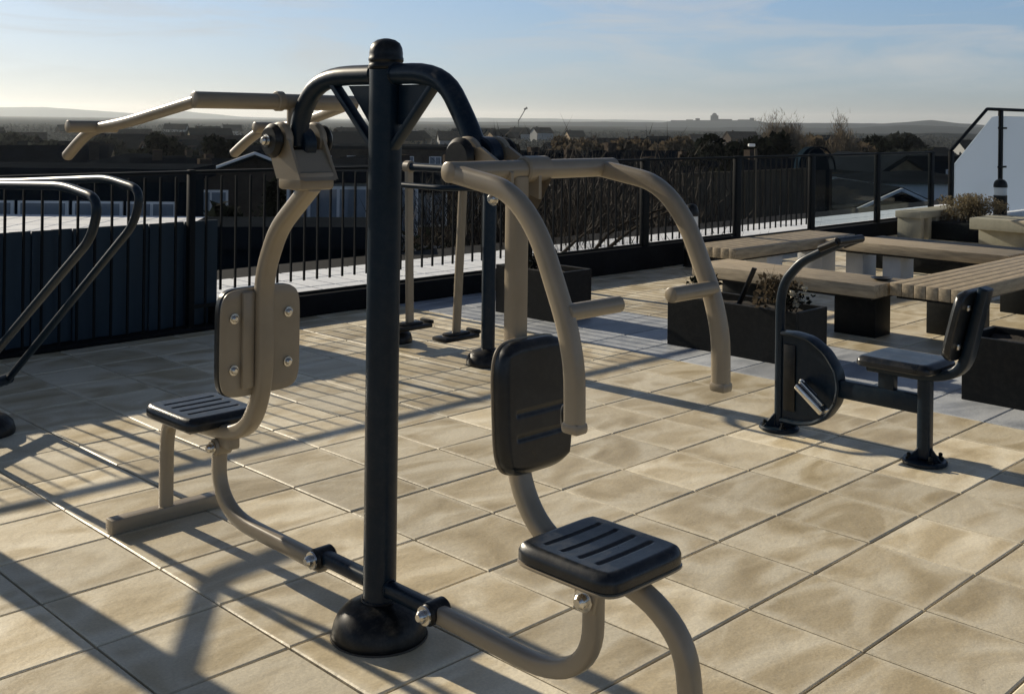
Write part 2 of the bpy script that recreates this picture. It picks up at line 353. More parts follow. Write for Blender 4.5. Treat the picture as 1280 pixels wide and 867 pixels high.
def ring(parent, c, axis, r_, t=.004, name='weld', m='navy'):
    bm = BM(); ax = Vector(axis).normalized(); u = ax.orthogonal().normalized(); v = ax.cross(u); n = 40; g = []; rg = random.Random(int(c[1]*1000))
    for i in range(n):
        a = 2*math.pi*i/n; d = u*math.cos(a)+v*math.sin(a); tt = t*rg.uniform(.75,1.2); g.append([bm.verts.new(Vector(c)+d*(r_+tt*math.cos(b_))+ax*tt*math.sin(b_)) for b_ in (0,1.26,2.51,3.77,5.03)])
    for i in range(n):
        for k in range(5): bm.faces.new((g[i][k], g[(i+1)%n][k], g[(i+1)%n][(k+1)%5], g[i][(k+1)%5]))
    return link(name, bm, M[m], parent)
ring(st, (X,2.935,1.845), (0,1,0), .034); ring(st, (X,2.825,1.845), (0,1,0), .034); ring(st, (X,2.935,.168), (0,1,0), .027); ring(st, (X,2.825,.168), (0,1,0), .027)
ring(st, (X,2.88,.12), (0,0,1), .056, .005, 'seal', 'black'); ring(st, (X,2.88,.003), (0,0,1), .157, .004, 'seal', 'joint')
# ---- pulldown side (left of the post in the photo)
HY, HZ = 3.41, 1.61
for xx, rr_ in ((2.20,.062), (2.415,.058)):
    bm = BM(); disc(bm, (xx, HY, HZ+.005), rr_, .035, 'X', .014); link('pivot_cover', bm, M['black'], st)
for xx in (2.235, 2.38):
    bm = BM(); disc(bm, (xx, HY, HZ+.005), .068, .03, 'X', .008); link('pivot_collar', bm, M['tan'], st)
bm = BM(); lathe(bm, (X, HY, HZ), [(.035,-.1), (.035,.11)], 20, 'X'); link('axle', bm, M['black'], st)
bolt(st, (2.182, HY+.005, HZ+.005), (-1,0,0), .016, 'bolt')
bm = BM()
for xx in (2.225, 2.375): plate(bm, [P(xx, HY-.07, HZ+.01), P(xx, HY+.075, HZ+.01), P(xx, HY-.0, HZ-.13), P(xx, HY-.15, HZ-.13)], .012)
plate(bm, [P(2.231, HY-.075, HZ-.03), P(2.369, HY-.075, HZ-.03), P(2.369, HY-.15, HZ-.13), P(2.231, HY-.15, HZ-.13)], .012, (0,.8,.6))
box(bm, (X+.005, 3.335, 1.475), (.15, .14, .065), .012); link('yoke', bm, M['tan'], st)
bm = BM()
tube(bm, [P(X,3.29,1.46), P(X,3.50,1.29), P(X,3.60,1.10), P(X,3.585,.72), P(X,3.66,.535), P(X,3.80,.47), P(X,4.10,.455)], .04, fil={1:.07,2:.12,3:.15,4:.12,5:.08}, prof=(.034,.029), rnd=.55, seg=20)
link('seat_frame', bm, M['tan'], st)
bm = BM(); tube(bm, [P(X, HY, HZ+.02), P(X, HY, 1.735)], .026); link('arm_stem', bm, M['tan'], st)
pa = BM(); tube(pa, [P(1.89, HY, 1.755), P(2.56, HY, 1.755)], .029, seg=20)
for xx in (2.225, 2.34): disc(pa, (xx, HY, 1.757), .036, .03, 'X', .004)
arm = link('pulldown_bar', pa, M['tan'], st)
for s, x0, x1 in ((-1, 1.905, 1.885), (1, 2.545, 2.64)):
    bm = BM(); tube(bm, [P(x0, HY+.01, 1.752), P(x1, 3.88, 1.675), P(x1, 4.17, 1.645), P(x1, 4.28, 1.60), P(x1, 4.40, 1.535)], .024, fil=.09, seg=18, prof=(.022,.021), rnd=.9)
    ar = link('pulldown_arm', bm, M['tan'], st)
    bm = BM(); tube(bm, [P(x1-s*.07, 4.12, 1.655), P(x1+s*.115, 4.12, 1.655)], .023, seg=18); link('hand_grip', bm, M['tan'], ar)
    bm = BM(); tube(bm, [P(x1+s*.113, 4.12, 1.655), P(x1+s*.121, 4.12, 1.655)], .024, seg=18); link('end_cap', bm, M['tan'], ar)
bm = BM(); pad(bm, (X+.005, 3.625, .86), (1,0,0), (0,0,1), (0,-1,0), .345, .40, .012, n=24, ex=6); bp_ = link('back_plate', bm, M['tan'], st)
bm = BM(); box(bm, (X-.06, 3.605, .87), (.05, .02, .36), .008); link('stiffener', bm, M['tan'], bp_)
for xx in (2.175, 2.41):
    for z in (.955, .765): bolt(bp_, (xx, 3.612, z), (0,-1,0), .013)
bm = BM(); pad(bm, (X+.005, 3.628, .86), (1,0,0), (0,0,1), (0,1,0), .350, .405, .05, (-.35,0,.35), n=26, ex=6); link('backrest', bm, M['pad'], st)
bm = BM(); pad(bm, (X, 4.04, .487), (1,0,0), (0,1,0), (0,0,1), .33, .38, .05, (-.5,-.17,.17,.5), n=80); link('seat', bm, M['pad'], st)
bm = BM(); plate(bm, [P(2.15,3.88,.482), P(2.43,3.88,.482), P(2.43,4.2,.482), P(2.15,4.2,.482)], .01, (0,0,1)); link('seat_plate', bm, M['tan'], st)
# lower link of the pulldown side
def end_joint(y, z, s):
    bm = BM(); disc(bm, (X, y, z), .036, .086, 'X', .01); j = link('joint', bm, M['black'], st)
    bolt(j, (X-.044, y, z), (-1,0,0), .02, 'bolt'); return j
bm = BM(); tube(bm, [P(X,2.60,.168), P(X,3.19,.168)], .024, prof=(.026,.024), rnd=.6, seg=16); link('lower_bar', bm, M['navy'], st)
end_joint(3.20, .165, 1); end_joint(2.60, .168, -1)
bm = BM(); tube(bm, [P(X,3.2,.14), P(X,3.78,.145), P(X,3.905,.25), P(X,3.895,.42)], .027, fil={1:.14,2:.1}, prof=(.026,.028), rnd=.6, seg=18); link('lower_link', bm, M['tan'], st)
bm = BM(); disc(bm, (X, 3.885, .405), .034, .075, 'X', .008); j = link('joint', bm, M['tan'], st); bolt(j, (X-.04, 3.885, .405), (-1,0,0), .017)
bm = BM(); box(bm, (X, 3.83, .44), (.05, .09, .06), .01); link('seat_bracket', bm, M['tan'], st)
bm = BM(); tube(bm, [P(X,4.16,.46), P(X,4.30,.42), P(X,4.325,.33), P(X,4.325,.05)], .027, fil=.07, prof=(.027,.027), rnd=.6, seg=18); link('leg', bm, M['tan'], st)
bm = BM(); box(bm, (X+.0, 4.325, .032), (.5, .062, .058), .006); link('foot_bar', bm, M['tan'], st)
# ---- chest press side
bm = BM(); tube(bm, [P(X,2.60,.165), P(X,2.10,.155), P(X,1.955,.25), P(X,1.955,.43)], .03, fil={1:.14,2:.12}, prof=(.026,.027), rnd=.6, seg=20); link('lower_link', bm, M['tan'], st)
bm = BM(); box(bm, (X, 1.945, .468), (.08, .10, .05), .008); plate(bm, [P(X-.036,1.905,.46), P(X-.036,1.99,.46), P(X-.036,1.985,.385), P(X-.036,1.925,.385)], .01); sb = link('seat_bracket', bm, M['tan'], st); bolt(sb, (X-.041, 1.953, .418), (-1,0,0), .021)
bm = BM(); tube(bm, [P(X,2.02,.492), P(X,1.80,.492), P(X,1.655,.40), P(X,1.63,.25), P(X,1.63,.01)], .034, fil={1:.12,2:.1,3:.1}, prof=(.028,.028), rnd=.6, seg=20); link('leg', bm, M['tan'], st)
bm = BM(); box(bm, (X, 1.63, .008), (.3, .09, .014), .003); link('foot_plate', bm, M['tan'], st)
bm = BM(); pad(bm, (X+.005, 1.94, .512), (1,0,0), (0,-1,0), (0,0,1), .335, .35, .052, (-.55,-.2,.15,.5), n=96, sag=.006); link('seat', bm, M['pad'], st)
bm = BM(); pad(bm, (X+.005, 1.94, .505), (1,0,0), (0,-1,0), (0,0,1), .34, .355, .012, n=20); link('seat_plate', bm, M['tan'], st)
bm = BM(); tube(bm, [P(X,2.265,1.535), P(X,2.265,.72), P(X,2.18,.55), P(X,2.02,.49), P(X,1.90,.49)], .036, fil={1:.16,2:.12,3:.06}, prof=(.031,.027), rnd=.55, seg=20); link('seat_frame', bm, M['tan'], st)
bm = BM(); pad(bm, (X+.015, 2.222, .885), (1,0,0), (0,.06,1), (0,-1,.06), .288, .375, .048, (-.42,-.06), n=96, ex=4.6); br = link('backrest', bm, M['pad'], st)
bm = BM(); pad(bm, (X+.015, 2.226, .885), (1,0,0), (0,.06,1), (0,-1,.06), .296, .383, .008, n=24, ex=4.6); link('back_plate', bm, M['tan'], st)
bm = BM(); tube(bm, [P(2.02,2.265,1.555), P(2.72,2.265,1.555)], .029, seg=22); disc(bm, (2.36,2.265,1.556), .039, .10, 'X', .006); link('press_bar', bm, M['tan'], st)
bm = BM()
for xx in (2.235, 2.35): plate(bm, [P(xx,2.47,1.60), P(xx,2.36,1.62), P(xx,2.23,1.55), P(xx,2.23,1.47), P(xx,2.34,1.50), P(xx,2.47,1.54)], .012)
link('yoke', bm, M['tan'], st)
for x1_, x2_ in ((2.21, 2.24), (2.39, 2.36)):
    bm = BM(); disc(bm, (x1_, 2.425, 1.585), .062, .034, 'X', .014); link('pivot_cover', bm, M['black'], st)
    bm = BM(); disc(bm, (x2_, 2.425, 1.585), .065, .022, 'X', .006); link('pivot_collar', bm, M['tan'], st)
bm = BM(); plate(bm, [P(2.40,2.25,1.53), P(2.40,2.28,1.53), P(2.31,2.28,1.40), P(2.31,2.25,1.40)], .04, (0,1,0)); link('gusset', bm, M['tan'], st)
bolt(st, (2.20,2.27,1.475), (-1,0,0), .013)
for x0, s in ((2.04, 1), (2.665, -1)):
    bm = BM(); tube(bm, [P(x0,2.275,1.553), P(x0,2.045,1.518), P(x0,1.94,1.42), P(x0,1.84,1.20), P(x0,1.812,1.09), P(x0,1.81,.955)], .03, fil={1:.07,2:.08,3:.05,4:.05}, prof=(.021,.026), rnd=.6, seg=20); a = link('press_arm', bm, M['tan'], st)
    bm = BM(); tube(bm, [P(x0,1.84,1.225), P(x0+s*.20,1.84,1.225)], .0215, seg=18); link('hand_grip', bm, M['tan'], a)
    bm = BM(); box(bm, (x0,1.81,.948), (.046,.056,.03), .01); link('end_cap', bm, M['tan'], a)
bm = BM(); lathe(bm, (2.06, 1.86, .93), [(.008,0),(.012,.02),(.012,.05),(.008,.06)], 10); link('rubber_stop', bm, M['black'], st)

# ------------------------------------------------------------------ PEDAL BENCH (right)
BX = 5.43
bk = thing('pedal_trainer', (BX, 2.9, 0), 'navy seated pedal trainer with black seat, standing before the dark planter boxes', 'gym equipment')
bm = BM(); tube(bm, [P(BX,3.30,.01), P(BX,3.30,.80), P(BX,3.17,.945), P(BX,2.90,1.085)], .028, fil={1:.14,2:.05}, seg=18, prof=(.025,.024), rnd=.7); link('handle_post', bm, M['navy'], bk)
bm = BM(); tube(bm, [P(BX-.13,2.89,1.085), P(BX+.13,2.89,1.085)], .022, seg=14); tube(bm, [P(BX-.13,2.89,1.085), P(BX-.13,2.99,1.04)], .019, seg=12); tube(bm, [P(BX+.13,2.89,1.085), P(BX+.13,2.99,1.04)], .019, seg=12); link('hand_grip', bm, M['black'], bk)
bm = BM(); pts = [(3.272,.54),(3.20,.545),(3.10,.53),(3.01,.475),(2.945,.39),(2.925,.30),(2.945,.21),(3.0,.13),(3.08,.08),(3.17,.06),(3.272,.06)]
plate(bm, [P(BX,y,z) for y,z in pts], .03); link('flywheel_cover', bm, M['navy'], bk)
bm = BM()
tube(bm, [P(BX,y,z) for y,z in pts], .02, fil=.03, seg=10, prof=(.045,.012)); link('cover_rim', bm, M['navy'], bk)
bm = BM(); box(bm, (BX-.022,3.225,.30), (.01,.07,.36), .003); link('side_panel', bm, M['black'], bk)
for s in (-1, 1):
    bm = BM(); tube(bm, [P(BX+s*.03,3.12,.30), P(BX+s*.07,3.12,.30)], .02, seg=12); tube(bm, [P(BX+s*.065,3.12,.30), P(BX+s*.07,3.12+.085*s,.30-.06*-s)], .012, seg=10, prof=(.008,.016)); cr_ = link('crank', bm, M['chrome'], bk)
    bm = BM(); yy, zz = 3.12+.085*s, .30-.06*-s
    box(bm, (BX+s*.115, yy, zz), (.085, .20, .035), .012, mtx=Matrix.Rotation(R(38), 4, 'X')); box(bm, (BX+s*.115, yy, zz+.027), (.02, .17, .014), .004, mtx=Matrix.Rotation(R(38), 4, 'X')); link('pedal', bm, M['chrome'], cr_)
bm = BM(); box(bm, (BX,2.70,.295), (.06,.50,.095), .008); box(bm, (BX,2.665,.40), (.05,.085,.13), .004); link('lower_beam', bm, M['navy'], bk)
bm = BM(); tube(bm, [P(BX,2.76,.445), P(BX,2.40,.445), P(BX,2.27,.50), P(BX,2.23,.66), P(BX,2.17,.91)], .03, fil={1:.1,2:.1,3:.1}, prof=(.05,.026), rnd=.45, seg=18); link('seat_frame', bm, M['navy'], bk)
bm = BM(); pad(bm, (BX,2.57,.472), (1,0,0), (0,1,0), (0,0,1), .36,.40,.05, (), n=26); link('seat', bm, M['pad'], bk)
v = Vector((0,-.24,1)).normalized(); wv = Vector((0,1,.24)).normalized()
bm = BM(); pad(bm, Vector((BX,2.245,.725)), (1,0,0), v, wv, .34,.36,.05, (-.3,.3), n=26, ex=5); link('backrest', bm, M['pad'], bk)
for xx in (BX-.09, BX+.09):
    for dz in (-.1, .1):
        c = Vector((xx,2.238,.725))+v*dz; bm = BM(); box(bm, c, (.036,.012,.026), .003); link('bolt', bm, M['chrome'], bk)
bm = BM(); tube(bm, [P(BX,2.465,.44), P(BX,2.465,.03)], .033, prof=(.034,.034), rnd=.5, seg=18); link('leg', bm, M['navy'], bk)
for yy in (3.30, 2.465):
    bm = BM(); disc(bm, (BX,yy,.012), .11, .022, 'Z', .006); 
    for a in range(3): plate(bm, [P(BX+math.cos(a*2.1+.4)*.03,yy+math.sin(a*2.1+.4)*.03,.02), P(BX+math.cos(a*2.1+.4)*.095,yy+math.sin(a*2.1+.4)*.095,.02), P(BX+math.cos(a*2.1+.4)*.03,yy+math.sin(a*2.1+.4)*.03,.09)], .01, (-math.sin(a*2.1+.4), math.cos(a*2.1+.4), 0))
    fl = link('foot_flange', bm, M['navy'], bk)
    for a in range(4):
        bm = BM(); lathe(bm, (BX+.08*math.cos(a*1.571+.78),yy+.08*math.sin(a*1.571+.78),.02), [(.016,0),(.016,.012),(.01,.014),(.01,.032),(.004,.035)], 10); link('anchor_bolt', bm, M['dark_metal'], fl)

# ------------------------------------------------------------------ AIR WALKER (behind)
wk = thing('air_walker', (5.36, 6.1, 0), 'navy air walker with two taupe hanging footrests, standing behind the tall gym station', 'gym equipment')
for y, h in ((5.57, 1.47), (6.62, 1.40)):
    bm = BM(); lathe(bm, (5.36,y,0), [(.048,.05),(.048,h-.03),(.04,h),(.015,h+.012)], 26); link('post', bm, M['navy'], wk)
    bm = BM(); lathe(bm, (5.36,y,0), [(.15,.001),(.152,.02),(.14,.06),(.11,.09),(.06,.108),(.05,.11)], 32); link('base_cover', bm, M['black'], wk)
bm = BM(); tube(bm, [P(5.36,5.57,1.34), P(5.36,6.62,1.34)], .03, seg=16); link('crossbar', bm, M['navy'], wk)
bm = BM(); tube(bm, [P(5.36,5.62,1.22), P(5.12,5.78,1.22), P(5.12,6.55,1.22), P(5.36,6.7,1.22)], .02, fil=.1, seg=14); link('handrail', bm, M['navy'], wk)
for y0, y1 in ((6.45,6.42), (5.84,5.90)):
    bm = BM(); disc(bm, (5.36,y0,1.34), .045, .07, 'Y', .006); tube(bm, [P(5.36,y0,1.33), P(5.36,y1,.16)], .028, prof=(.024,.03), rnd=.6, seg=14, up=(0,1,0)); h_ = link('hanger', bm, M['tan'], wk)
    s = -1 if y0 > 6 else 1
    bm = BM(); box(bm, (5.36, y1+s*.0, .14), (.34,.15,.035), .014); box(bm, (5.53,y1,.165), (.03,.14,.03), .01); box(bm, (5.36,y1,.162), (.20,.09,.03), .012); link('footrest', bm, M['black'], h_)

# ------------------------------------------------------------------ CROSS TRAINER (left edge)
lt = thing('cross_trainer', (2.0, 5.6, 0), 'navy gym machine with long sloping handrails, cut off by the left edge before the screen', 'gym equipment')
for xx, yt, yb, yr in ((2.0,4.36,6.05,4.7), (2.4,4.80,6.38,5.15)):
    bm = BM(); tube(bm, [P(xx,yb,.20), P(xx,yt+.06,1.20), P(xx,yt,1.36), P(xx,yr,1.395), P(xx,6.2,1.33), P(xx-.1,6.9,1.3)], .0195, fil={1:.1,2:.1,3:.1,4:.1}, seg=18); link('handrail', bm, M['navy'], lt)
bm = BM(); tube(bm, [P(1.96,6.05,.22), P(2.42,6.38,.22)], .03, seg=14); link('cross_tube', bm, M['navy'], lt)
bm = BM(); lathe(bm, (1.46,6.25,0), [(.09,.02),(.09,1.8),(.07,1.86),(.02,1.88)], 30); link('post', bm, M['navy'], lt)
bm = BM(); lathe(bm, (2.2,6.13,0), [(.15,.001),(.152,.02),(.14,.06),(.11,.09),(.06,.108),(.05,.11)], 32); tube(bm, [P(2.2,6.13,.08), P(2.2,6.22,.24)], .03); link('base_cover', bm, M['black'], lt)
bm = BM(); tube(bm, [P(1.46,6.25,1.3), P(1.92,6.85,1.3), P(2.32,6.9,1.3)], .03, fil=.1, seg=14); link('arm', bm, M['navy'], lt)
bm = BM(); tube(bm, [P(1.46,6.25,.25), P(1.97,6.07,.22)], .03, seg=14); link('arm', bm, M['navy'], lt)

# ------------------------------------------------------------------ FENCE
FY = 8.0
fn = thing('railing_fence', (4.6, FY, 0), 'long black vertical bar railing with black posts along the terrace edge', 'fence')
posts = [(-2.9,.05),(-1.05,.05),(.8,.05),(2.6,.05),(4.42,.05),(6.3,.06),(8.25,.09),(10.19,.11),(12.09,.11),(13.94,.11),(15.88,.11),(17.74,.11)]
for i, (x, w) in enumerate(posts):
    bm = BM(); box(bm, (x,FY,.64), (w,.06,1.27), .004); link('post', bm, M['dark_metal'], fn)
for (xa, wa), (xb, wb) in zip(posts, posts[1:]):
    if xb > 14: continue
    bm = BM(); n_ = int((xb-xa)/.128)
    for k_ in range(1, n_):
        x = xa+(xb-xa)*k_/n_; zb = .30 if x > 4.6 else .02
        box(bm, (x, FY, (zb+1.22)/2), (.016,.016,1.22-zb))
    zr = .19 if xa < 8 else (.28 if xa < 12 else .22)
    if xa > 4.3: box(bm, ((xa+xb)/2, FY-.012, zr), (xb-xa-wa, .012, .03)); 
    link('bar_panel', bm, M['dark_metal'], fn, smooth=False)
for xa, xb in ((-2.9,4.42),(4.42,10.19),(10.19,17.74)):
    bm = BM(); box(bm, ((xa+xb)/2, FY, 1.255), (xb-xa-.002,.062,.026), .005); link('top_rail', bm, M['dark_metal'], fn)
for xa, xb in ((13.94,15.88),(15.88,17.74)):
    bm = BM(); box(bm, ((xa+xb)/2, FY, .74), (xb-xa-.12,.012,.96)); link('glass_panel', bm, M['glass'], fn, smooth=False)
    bm = BM(); box(bm, ((xa+xb)/2, FY, .235), (xb-xa-.12,.03,.03)); link('bottom_rail', bm, M['dark_metal'], fn, smooth=False)
bm = BM(); x = -3.4; i = 0
box(bm, (.6, FY+.10, .42), (8.0,.02,.84))
while x < 4.55:
    w = .15; d = .012 if i % 2 else -.012
    box(bm, (x+w/2, FY+.07+d, .44), (w-.002,.02,.84)); x += w; i += 1
tag(link('metal_screen', bm, M['screen'], smooth=False, loc=(0,FY,0)), 'low solid navy ribbed metal screen behind the left railing', 'screen')

# frosted glass screen carrying on from the railing
sg = thing('glass_screen', (19.5, 8.1, 0), 'tall frosted glass wind screen in a black frame with a sloping end', 'screen')
SY = 8.05
for x, h in ((18.62,1.26),(20.72,1.98),(22.9,1.98)):
    bm = BM(); box(bm, (x,SY,h/2), (.11,.06,h), .005); link('post', bm, M['dark_metal'], sg)
bm = BM(); tube(bm, [P(18.6,SY,1.27), P(20.1,SY,2.0), P(24.0,SY,2.0)], .03, fil=.04, seg=12); link('top_rail', bm, M['dark_metal'], sg)
bm = BM(); plate(bm, [P(18.76,SY,.12), P(20.60,SY,.12), P(20.60,SY,1.88), P(20.32,SY,1.86), P(18.76,SY,1.05)], .014, (0,1,0)); link('frosted_panel', bm, M['frost'], sg)
bm = BM(); plate(bm, [P(20.86,SY,.12), P(22.78,SY,.12), P(22.78,SY,1.88), P(20.86,SY,1.88)], .014, (0,1,0)); link('frosted_panel', bm, M['frost'], sg)
for x in (20.72,):
    for z in (.95, 1.66):
        bm = BM(); box(bm, (x,SY-.035,z), (.36,.03,.035), .004); link('clamp', bm, M['dark_metal'], sg)
bm = BM(); box(bm, (20.6,SY+.1,.05), (4.2,.5,.1), .01); link('base_plinth', bm, M['pale_leg'], sg)

# ------------------------------------------------------------------ bollards, bin
def bollard(x, y, h, label, r=.1):
    t = thing('bollard_light', (x,y,0), label, 'light', 'bollard lights at the terrace edge')
    bm = BM(); lathe(bm, (x,y,0), [(r*1.15,0),(r*1.15,.015),(r,.02),(r,h*.62)], 24); link('column', bm, M['black'], t)
    bm = BM(); lathe(bm, (x,y,0), [(r*.9,h*.62),(r*.92,h*.63),(r*.92,h*.80),(r*.9,h*.805)], 24); link('lens', bm, M['lens'], t)
    bm = BM(); lathe(bm, (x,y,0), [(r*1.02,h*.805),(r*1.03,h*.86),(r*.9,h*.93),(r*.6,h*.98),(r*.15,h)], 24); link('cap', bm, M['black'], t)
bollard(10.75, 7.74, .74, 'black bollard light with white lens, behind the railing-side planter and press arm', .085)
bollard(20.05, 7.78, .76, 'black bollard light with white lens in front of the frosted glass screen', .115)
bn = thing('litter_bin', (19.6,6.75,0), 'small black box bin at the right edge below the frosted screen', 'bin')
bm = BM(); box(bm, (19.6,6.75,.2), (.4,.4,.4), .01); link('body', bm, M['black'], bn)
bm = BM(); box(bm, (19.6,6.75,.44), (.3,.3,.06), .012); tube(bm, [P(19.5,6.72,.46),P(19.5,6.72,.54),P(19.66,6.72,.54),P(19.66,6.72,.46)], .012, fil=.03, seg=8); link('lid', bm, M['chrome'], bn)

# ------------------------------------------------------------------ foliage helpers
def leaf_faces(vs, fs, c, rad, n, size, shell=.5, rng=random, flat=0.):
    for _ in range(n):
        while True:
            p = Vector((rng.uniform(-1,1), rng.uniform(-1,1), rng.uniform(-1,1)))
            if shell < p.length < 1: break
        q = Vector(c)+Vector((p.x*rad[0], p.y*rad[1], p.z*rad[2]))
        u = Vector((rng.gauss(0,1), rng.gauss(0,1), rng.gauss(0,1-flat))).normalized(); w = u.cross(Vector((rng.gauss(0,1), rng.gauss(0,1), rng.gauss(0,1)))).normalized()
        s = size*rng.uniform(.5,1.3); k = len(vs)
        vs += [q-u*s, q+w*s*.55, q+u*s, q-w*s*.55]; fs.append((k,k+1,k+2,k+3))
def pymesh(name, vs, fs, m, parent=None, base=(0,0,0)):
    base = ROOT[parent] if parent is not None else Vector(base)
    me = bpy.data.meshes.new(name); me.from_pydata([tuple(Vector(v)-base) for v in vs], [], fs)
    return finish(name, me, m, parent, False, base)
def twigs(bm, p, d, L, r, depth, rng, spread=.5, seg=4, kids=(2,3), upb=.12):
    q = Vector(p); d = Vector(d).normalized(); n = 3; prev = None; r0 = r
    pts = [(q.copy(), r)]
    for i in range(n):
        d = (d+Vector((rng.gauss(0,.13), rng.gauss(0,.13), rng.gauss(0,.1)+upb*.3))).normalized(); q = q+d*L/n; pts.append((q.copy(), r0*(1-.38*(i+1)/n)))
    for i, (c, rr) in enumerate(pts):
        t = d; u = t.orthogonal().normalized(); v = t.cross(u); ring = [bm.verts.new(c+(u*math.cos(a*6.283/seg)+v*math.sin(a*6.283/seg))*rr) for a in range(seg)]
        if prev:
            for a in range(seg): bm.faces.new((prev[a], prev[(a+1) % seg], ring[(a+1) % seg], ring[a]))
        prev = ring
    if depth > 0:
        for c, rr in (pts[-1], pts[2], pts[1]) if depth > 1 else (pts[-1], pts[2]):
            for _ in range(rng.randint(*kids) if c is pts[-1][0] else 1):
                a = Vector((rng.gauss(0,1), rng.gauss(0,1), rng.gauss(0,.6)+upb)).normalized()
                twigs(bm, c, (d+a*spread*1.5).normalized(), L*rng.uniform(.55,.8), rr*.62, depth-1, rng, spread, max(3, seg-1), kids, upb)

# ------------------------------------------------------------------ PLANTERS
def planter(x0, x1, y0, y1, h, label):
    t = thing('planter', ((x0+x1)/2,(y0+y1)/2,0), label, 'planter', 'dark planter boxes along the grey path')
    bm = BM(); w = .03; cx, cy = (x0+x1)/2, (y0+y1)/2
    box(bm, (x0+w/2,cy,h/2), (w,y1-y0,h), .004); box(bm, (x1-w/2,cy,h/2), (w,y1-y0,h), .004); box(bm, (cx,y0+w/2,h/2), (x1-x0-2*w-.004,w,h-.004)); box(bm, (cx,y1-w/2,h/2), (x1-x0-2*w-.004,w,h-.004))
    link('box', bm, M['planter'], t, smooth=False)
    bm = BM(); bmesh.ops.create_grid(bm, x_segments=8, y_segments=12, size=.5); bmesh.ops.scale(bm, verts=bm.verts, vec=(x1-x0-.08,y1-y0-.08,1)); 
    for vv in bm.verts: vv.co.z = h-.06+random.uniform(0,.025)
    bmesh.ops.translate(bm, verts=bm.verts, vec=(cx,cy,0)); link('soil', bm, M['soil'], t)
def plant(x, y, z, r, n, m, label, size=.025, name='planter_plant', stems=6, grp=None):
    t = thing(name, (x,y,z), label, 'plant', grp); rng = random.Random(int(x*100+y*37))
    bm = BM()
    for _ in range(stems): twigs(bm, (x+rng.uniform(-.03,.03),y+rng.uniform(-.03,.03),z), (rng.gauss(0,.5),rng.gauss(0,.5),1), r*.8, .005, 2, rng, .5)
    link('stems', bm, M['bark'], t)
    vs, fs = [], []; 
    for _ in range(6): leaf_faces(vs, fs, (x+rng.gauss(0,r*.4),y+rng.gauss(0,r*.4),z+r*rng.uniform(.5,1.1)), (r*.5,r*.5,r*.4), n//6, size, .1, rng)
    pymesh('leaves', vs, fs, M[m], t); return t
planter(6.87,7.30,6.30,7.05,.42,'dark square planter box standing behind the chest press upright')
planter(6.87,7.30,4.05,5.16,.38,'dark long planter box with plants, between press arm and pedal trainer')
planter(6.87,7.35,1.2,2.89,.40,'dark planter box cut off by the right edge, behind the pedal trainer backrest')
plant(7.07,6.7,.37,.16,120,'leaf_dark','low dark leafless plant in the square planter behind the upright', grp=None)
plant(7.05,4.30,.33,.20,260,'leaf_brown','dry brown bushy plant at the right end of the long planter')
plant(7.08,4.95,.33,.18,240,'leaf_dark','dark leafy plant at the left end of the long planter')
plant(7.05,2.45,.35,.12,90,'leaf_dark','sparse dark plant in the right-hand planter')
t = thing('plant_stake', (7.05,4.62,.3), 'black leaning stake stuck in the long planter', 'stake')
bm = BM(); tube(bm, [P(7.05,4.66,.3), P(7.12,4.55,.62)], .022, prof=(.03,.008), rnd=.4); link('blade', bm, M['black'], t)
t = plant(6.98,4.17,.34,.13,60,'leaf_dark','small plant with pale flower heads at the front corner of the long planter', name='flowering_plant')
for k_ in range(9):
    vs, fs = [], []; c = (6.97+random.uniform(-.06,.12),4.15+random.uniform(-.08,.14),.47+random.uniform(-.05,.08)); leaf_faces(vs, fs, c, (.025,.025,.018), 26, .016, 0); pymesh('flower', vs, fs, M['petal'], t)

# ------------------------------------------------------------------ SLAB BENCHES
def bench(name, label, x0, x1, y0, y1, z, legs, along, legm='planter', th=.10, slats=6):
    t = thing('slab_bench', ((x0+x1)/2,(y0+y1)/2,0), label, 'bench', 'chunky timber benches set in a square')
    bm = BM()
    if along == 'x':
        w = (y1-y0)/slats
        for k_ in range(slats): box(bm, ((x0+x1)/2, y0+w*(k_+.5), z-th/2), (x1-x0, w-.004, th), .004)
    else:
        w = (x1-x0)/slats
        for k_ in range(slats): box(bm, (x0+w*(k_+.5), (y0+y1)/2, z-th/2), (w-.004, y1-y0, th), .004)
    link('slatted_top', bm, M['timber' if along == 'x' else 'timber_y'], t)
    bm = BM(); box(bm, ((x0+x1)/2,(y0+y1)/2,z-th-.012), (x1-x0-.08,y1-y0-.08,.02)); link('subframe', bm, M['black'], t, smooth=False)
    for lx, ly, lw, ld, lm in legs:
        bm = BM(); box(bm, (lx,ly,(z-th-.024)/2), (lw,ld,z-th-.024), .006); link('leg', bm, M[lm or legm], t)
bench('a','low slab bench nearest the planters, its long side behind the handle post',8.0,8.56,4.05,5.75,.46,[(8.42,4.36,.26,.36,'planter'),(8.42,5.45,.26,.36,'planter')],'y')
bench('b','slab bench running away to the right, end slats facing the pedal trainer',8.22,11.3,3.45,4.03,.47,[(8.95,3.8,.24,.42,'planter'),(10.5,3.8,.3,.42,'planter')],'x')
bench('c','farthest slab bench, long pale board on white concrete legs',10.75,11.35,4.1,6.0,.47,[(11.2,5.82,.3,.2,'pale_leg'),(11.1,5.35,.3,.2,'pale_leg'),(11.1,4.4,.3,.2,'pale_leg')],'y')
bench('d','slab bench nearest the railing, cut corner pointing at the handle post',9.15,11.5,6.05,6.62,.47,[(10.0,6.3,.3,.3,'pale_leg'),(11.1,6.3,.3,.3,'pale_leg')],'x')
t = thing('floor_grating', (9.2,4.3,0), 'small black dish left on the end of the nearest slab bench', 'dish')
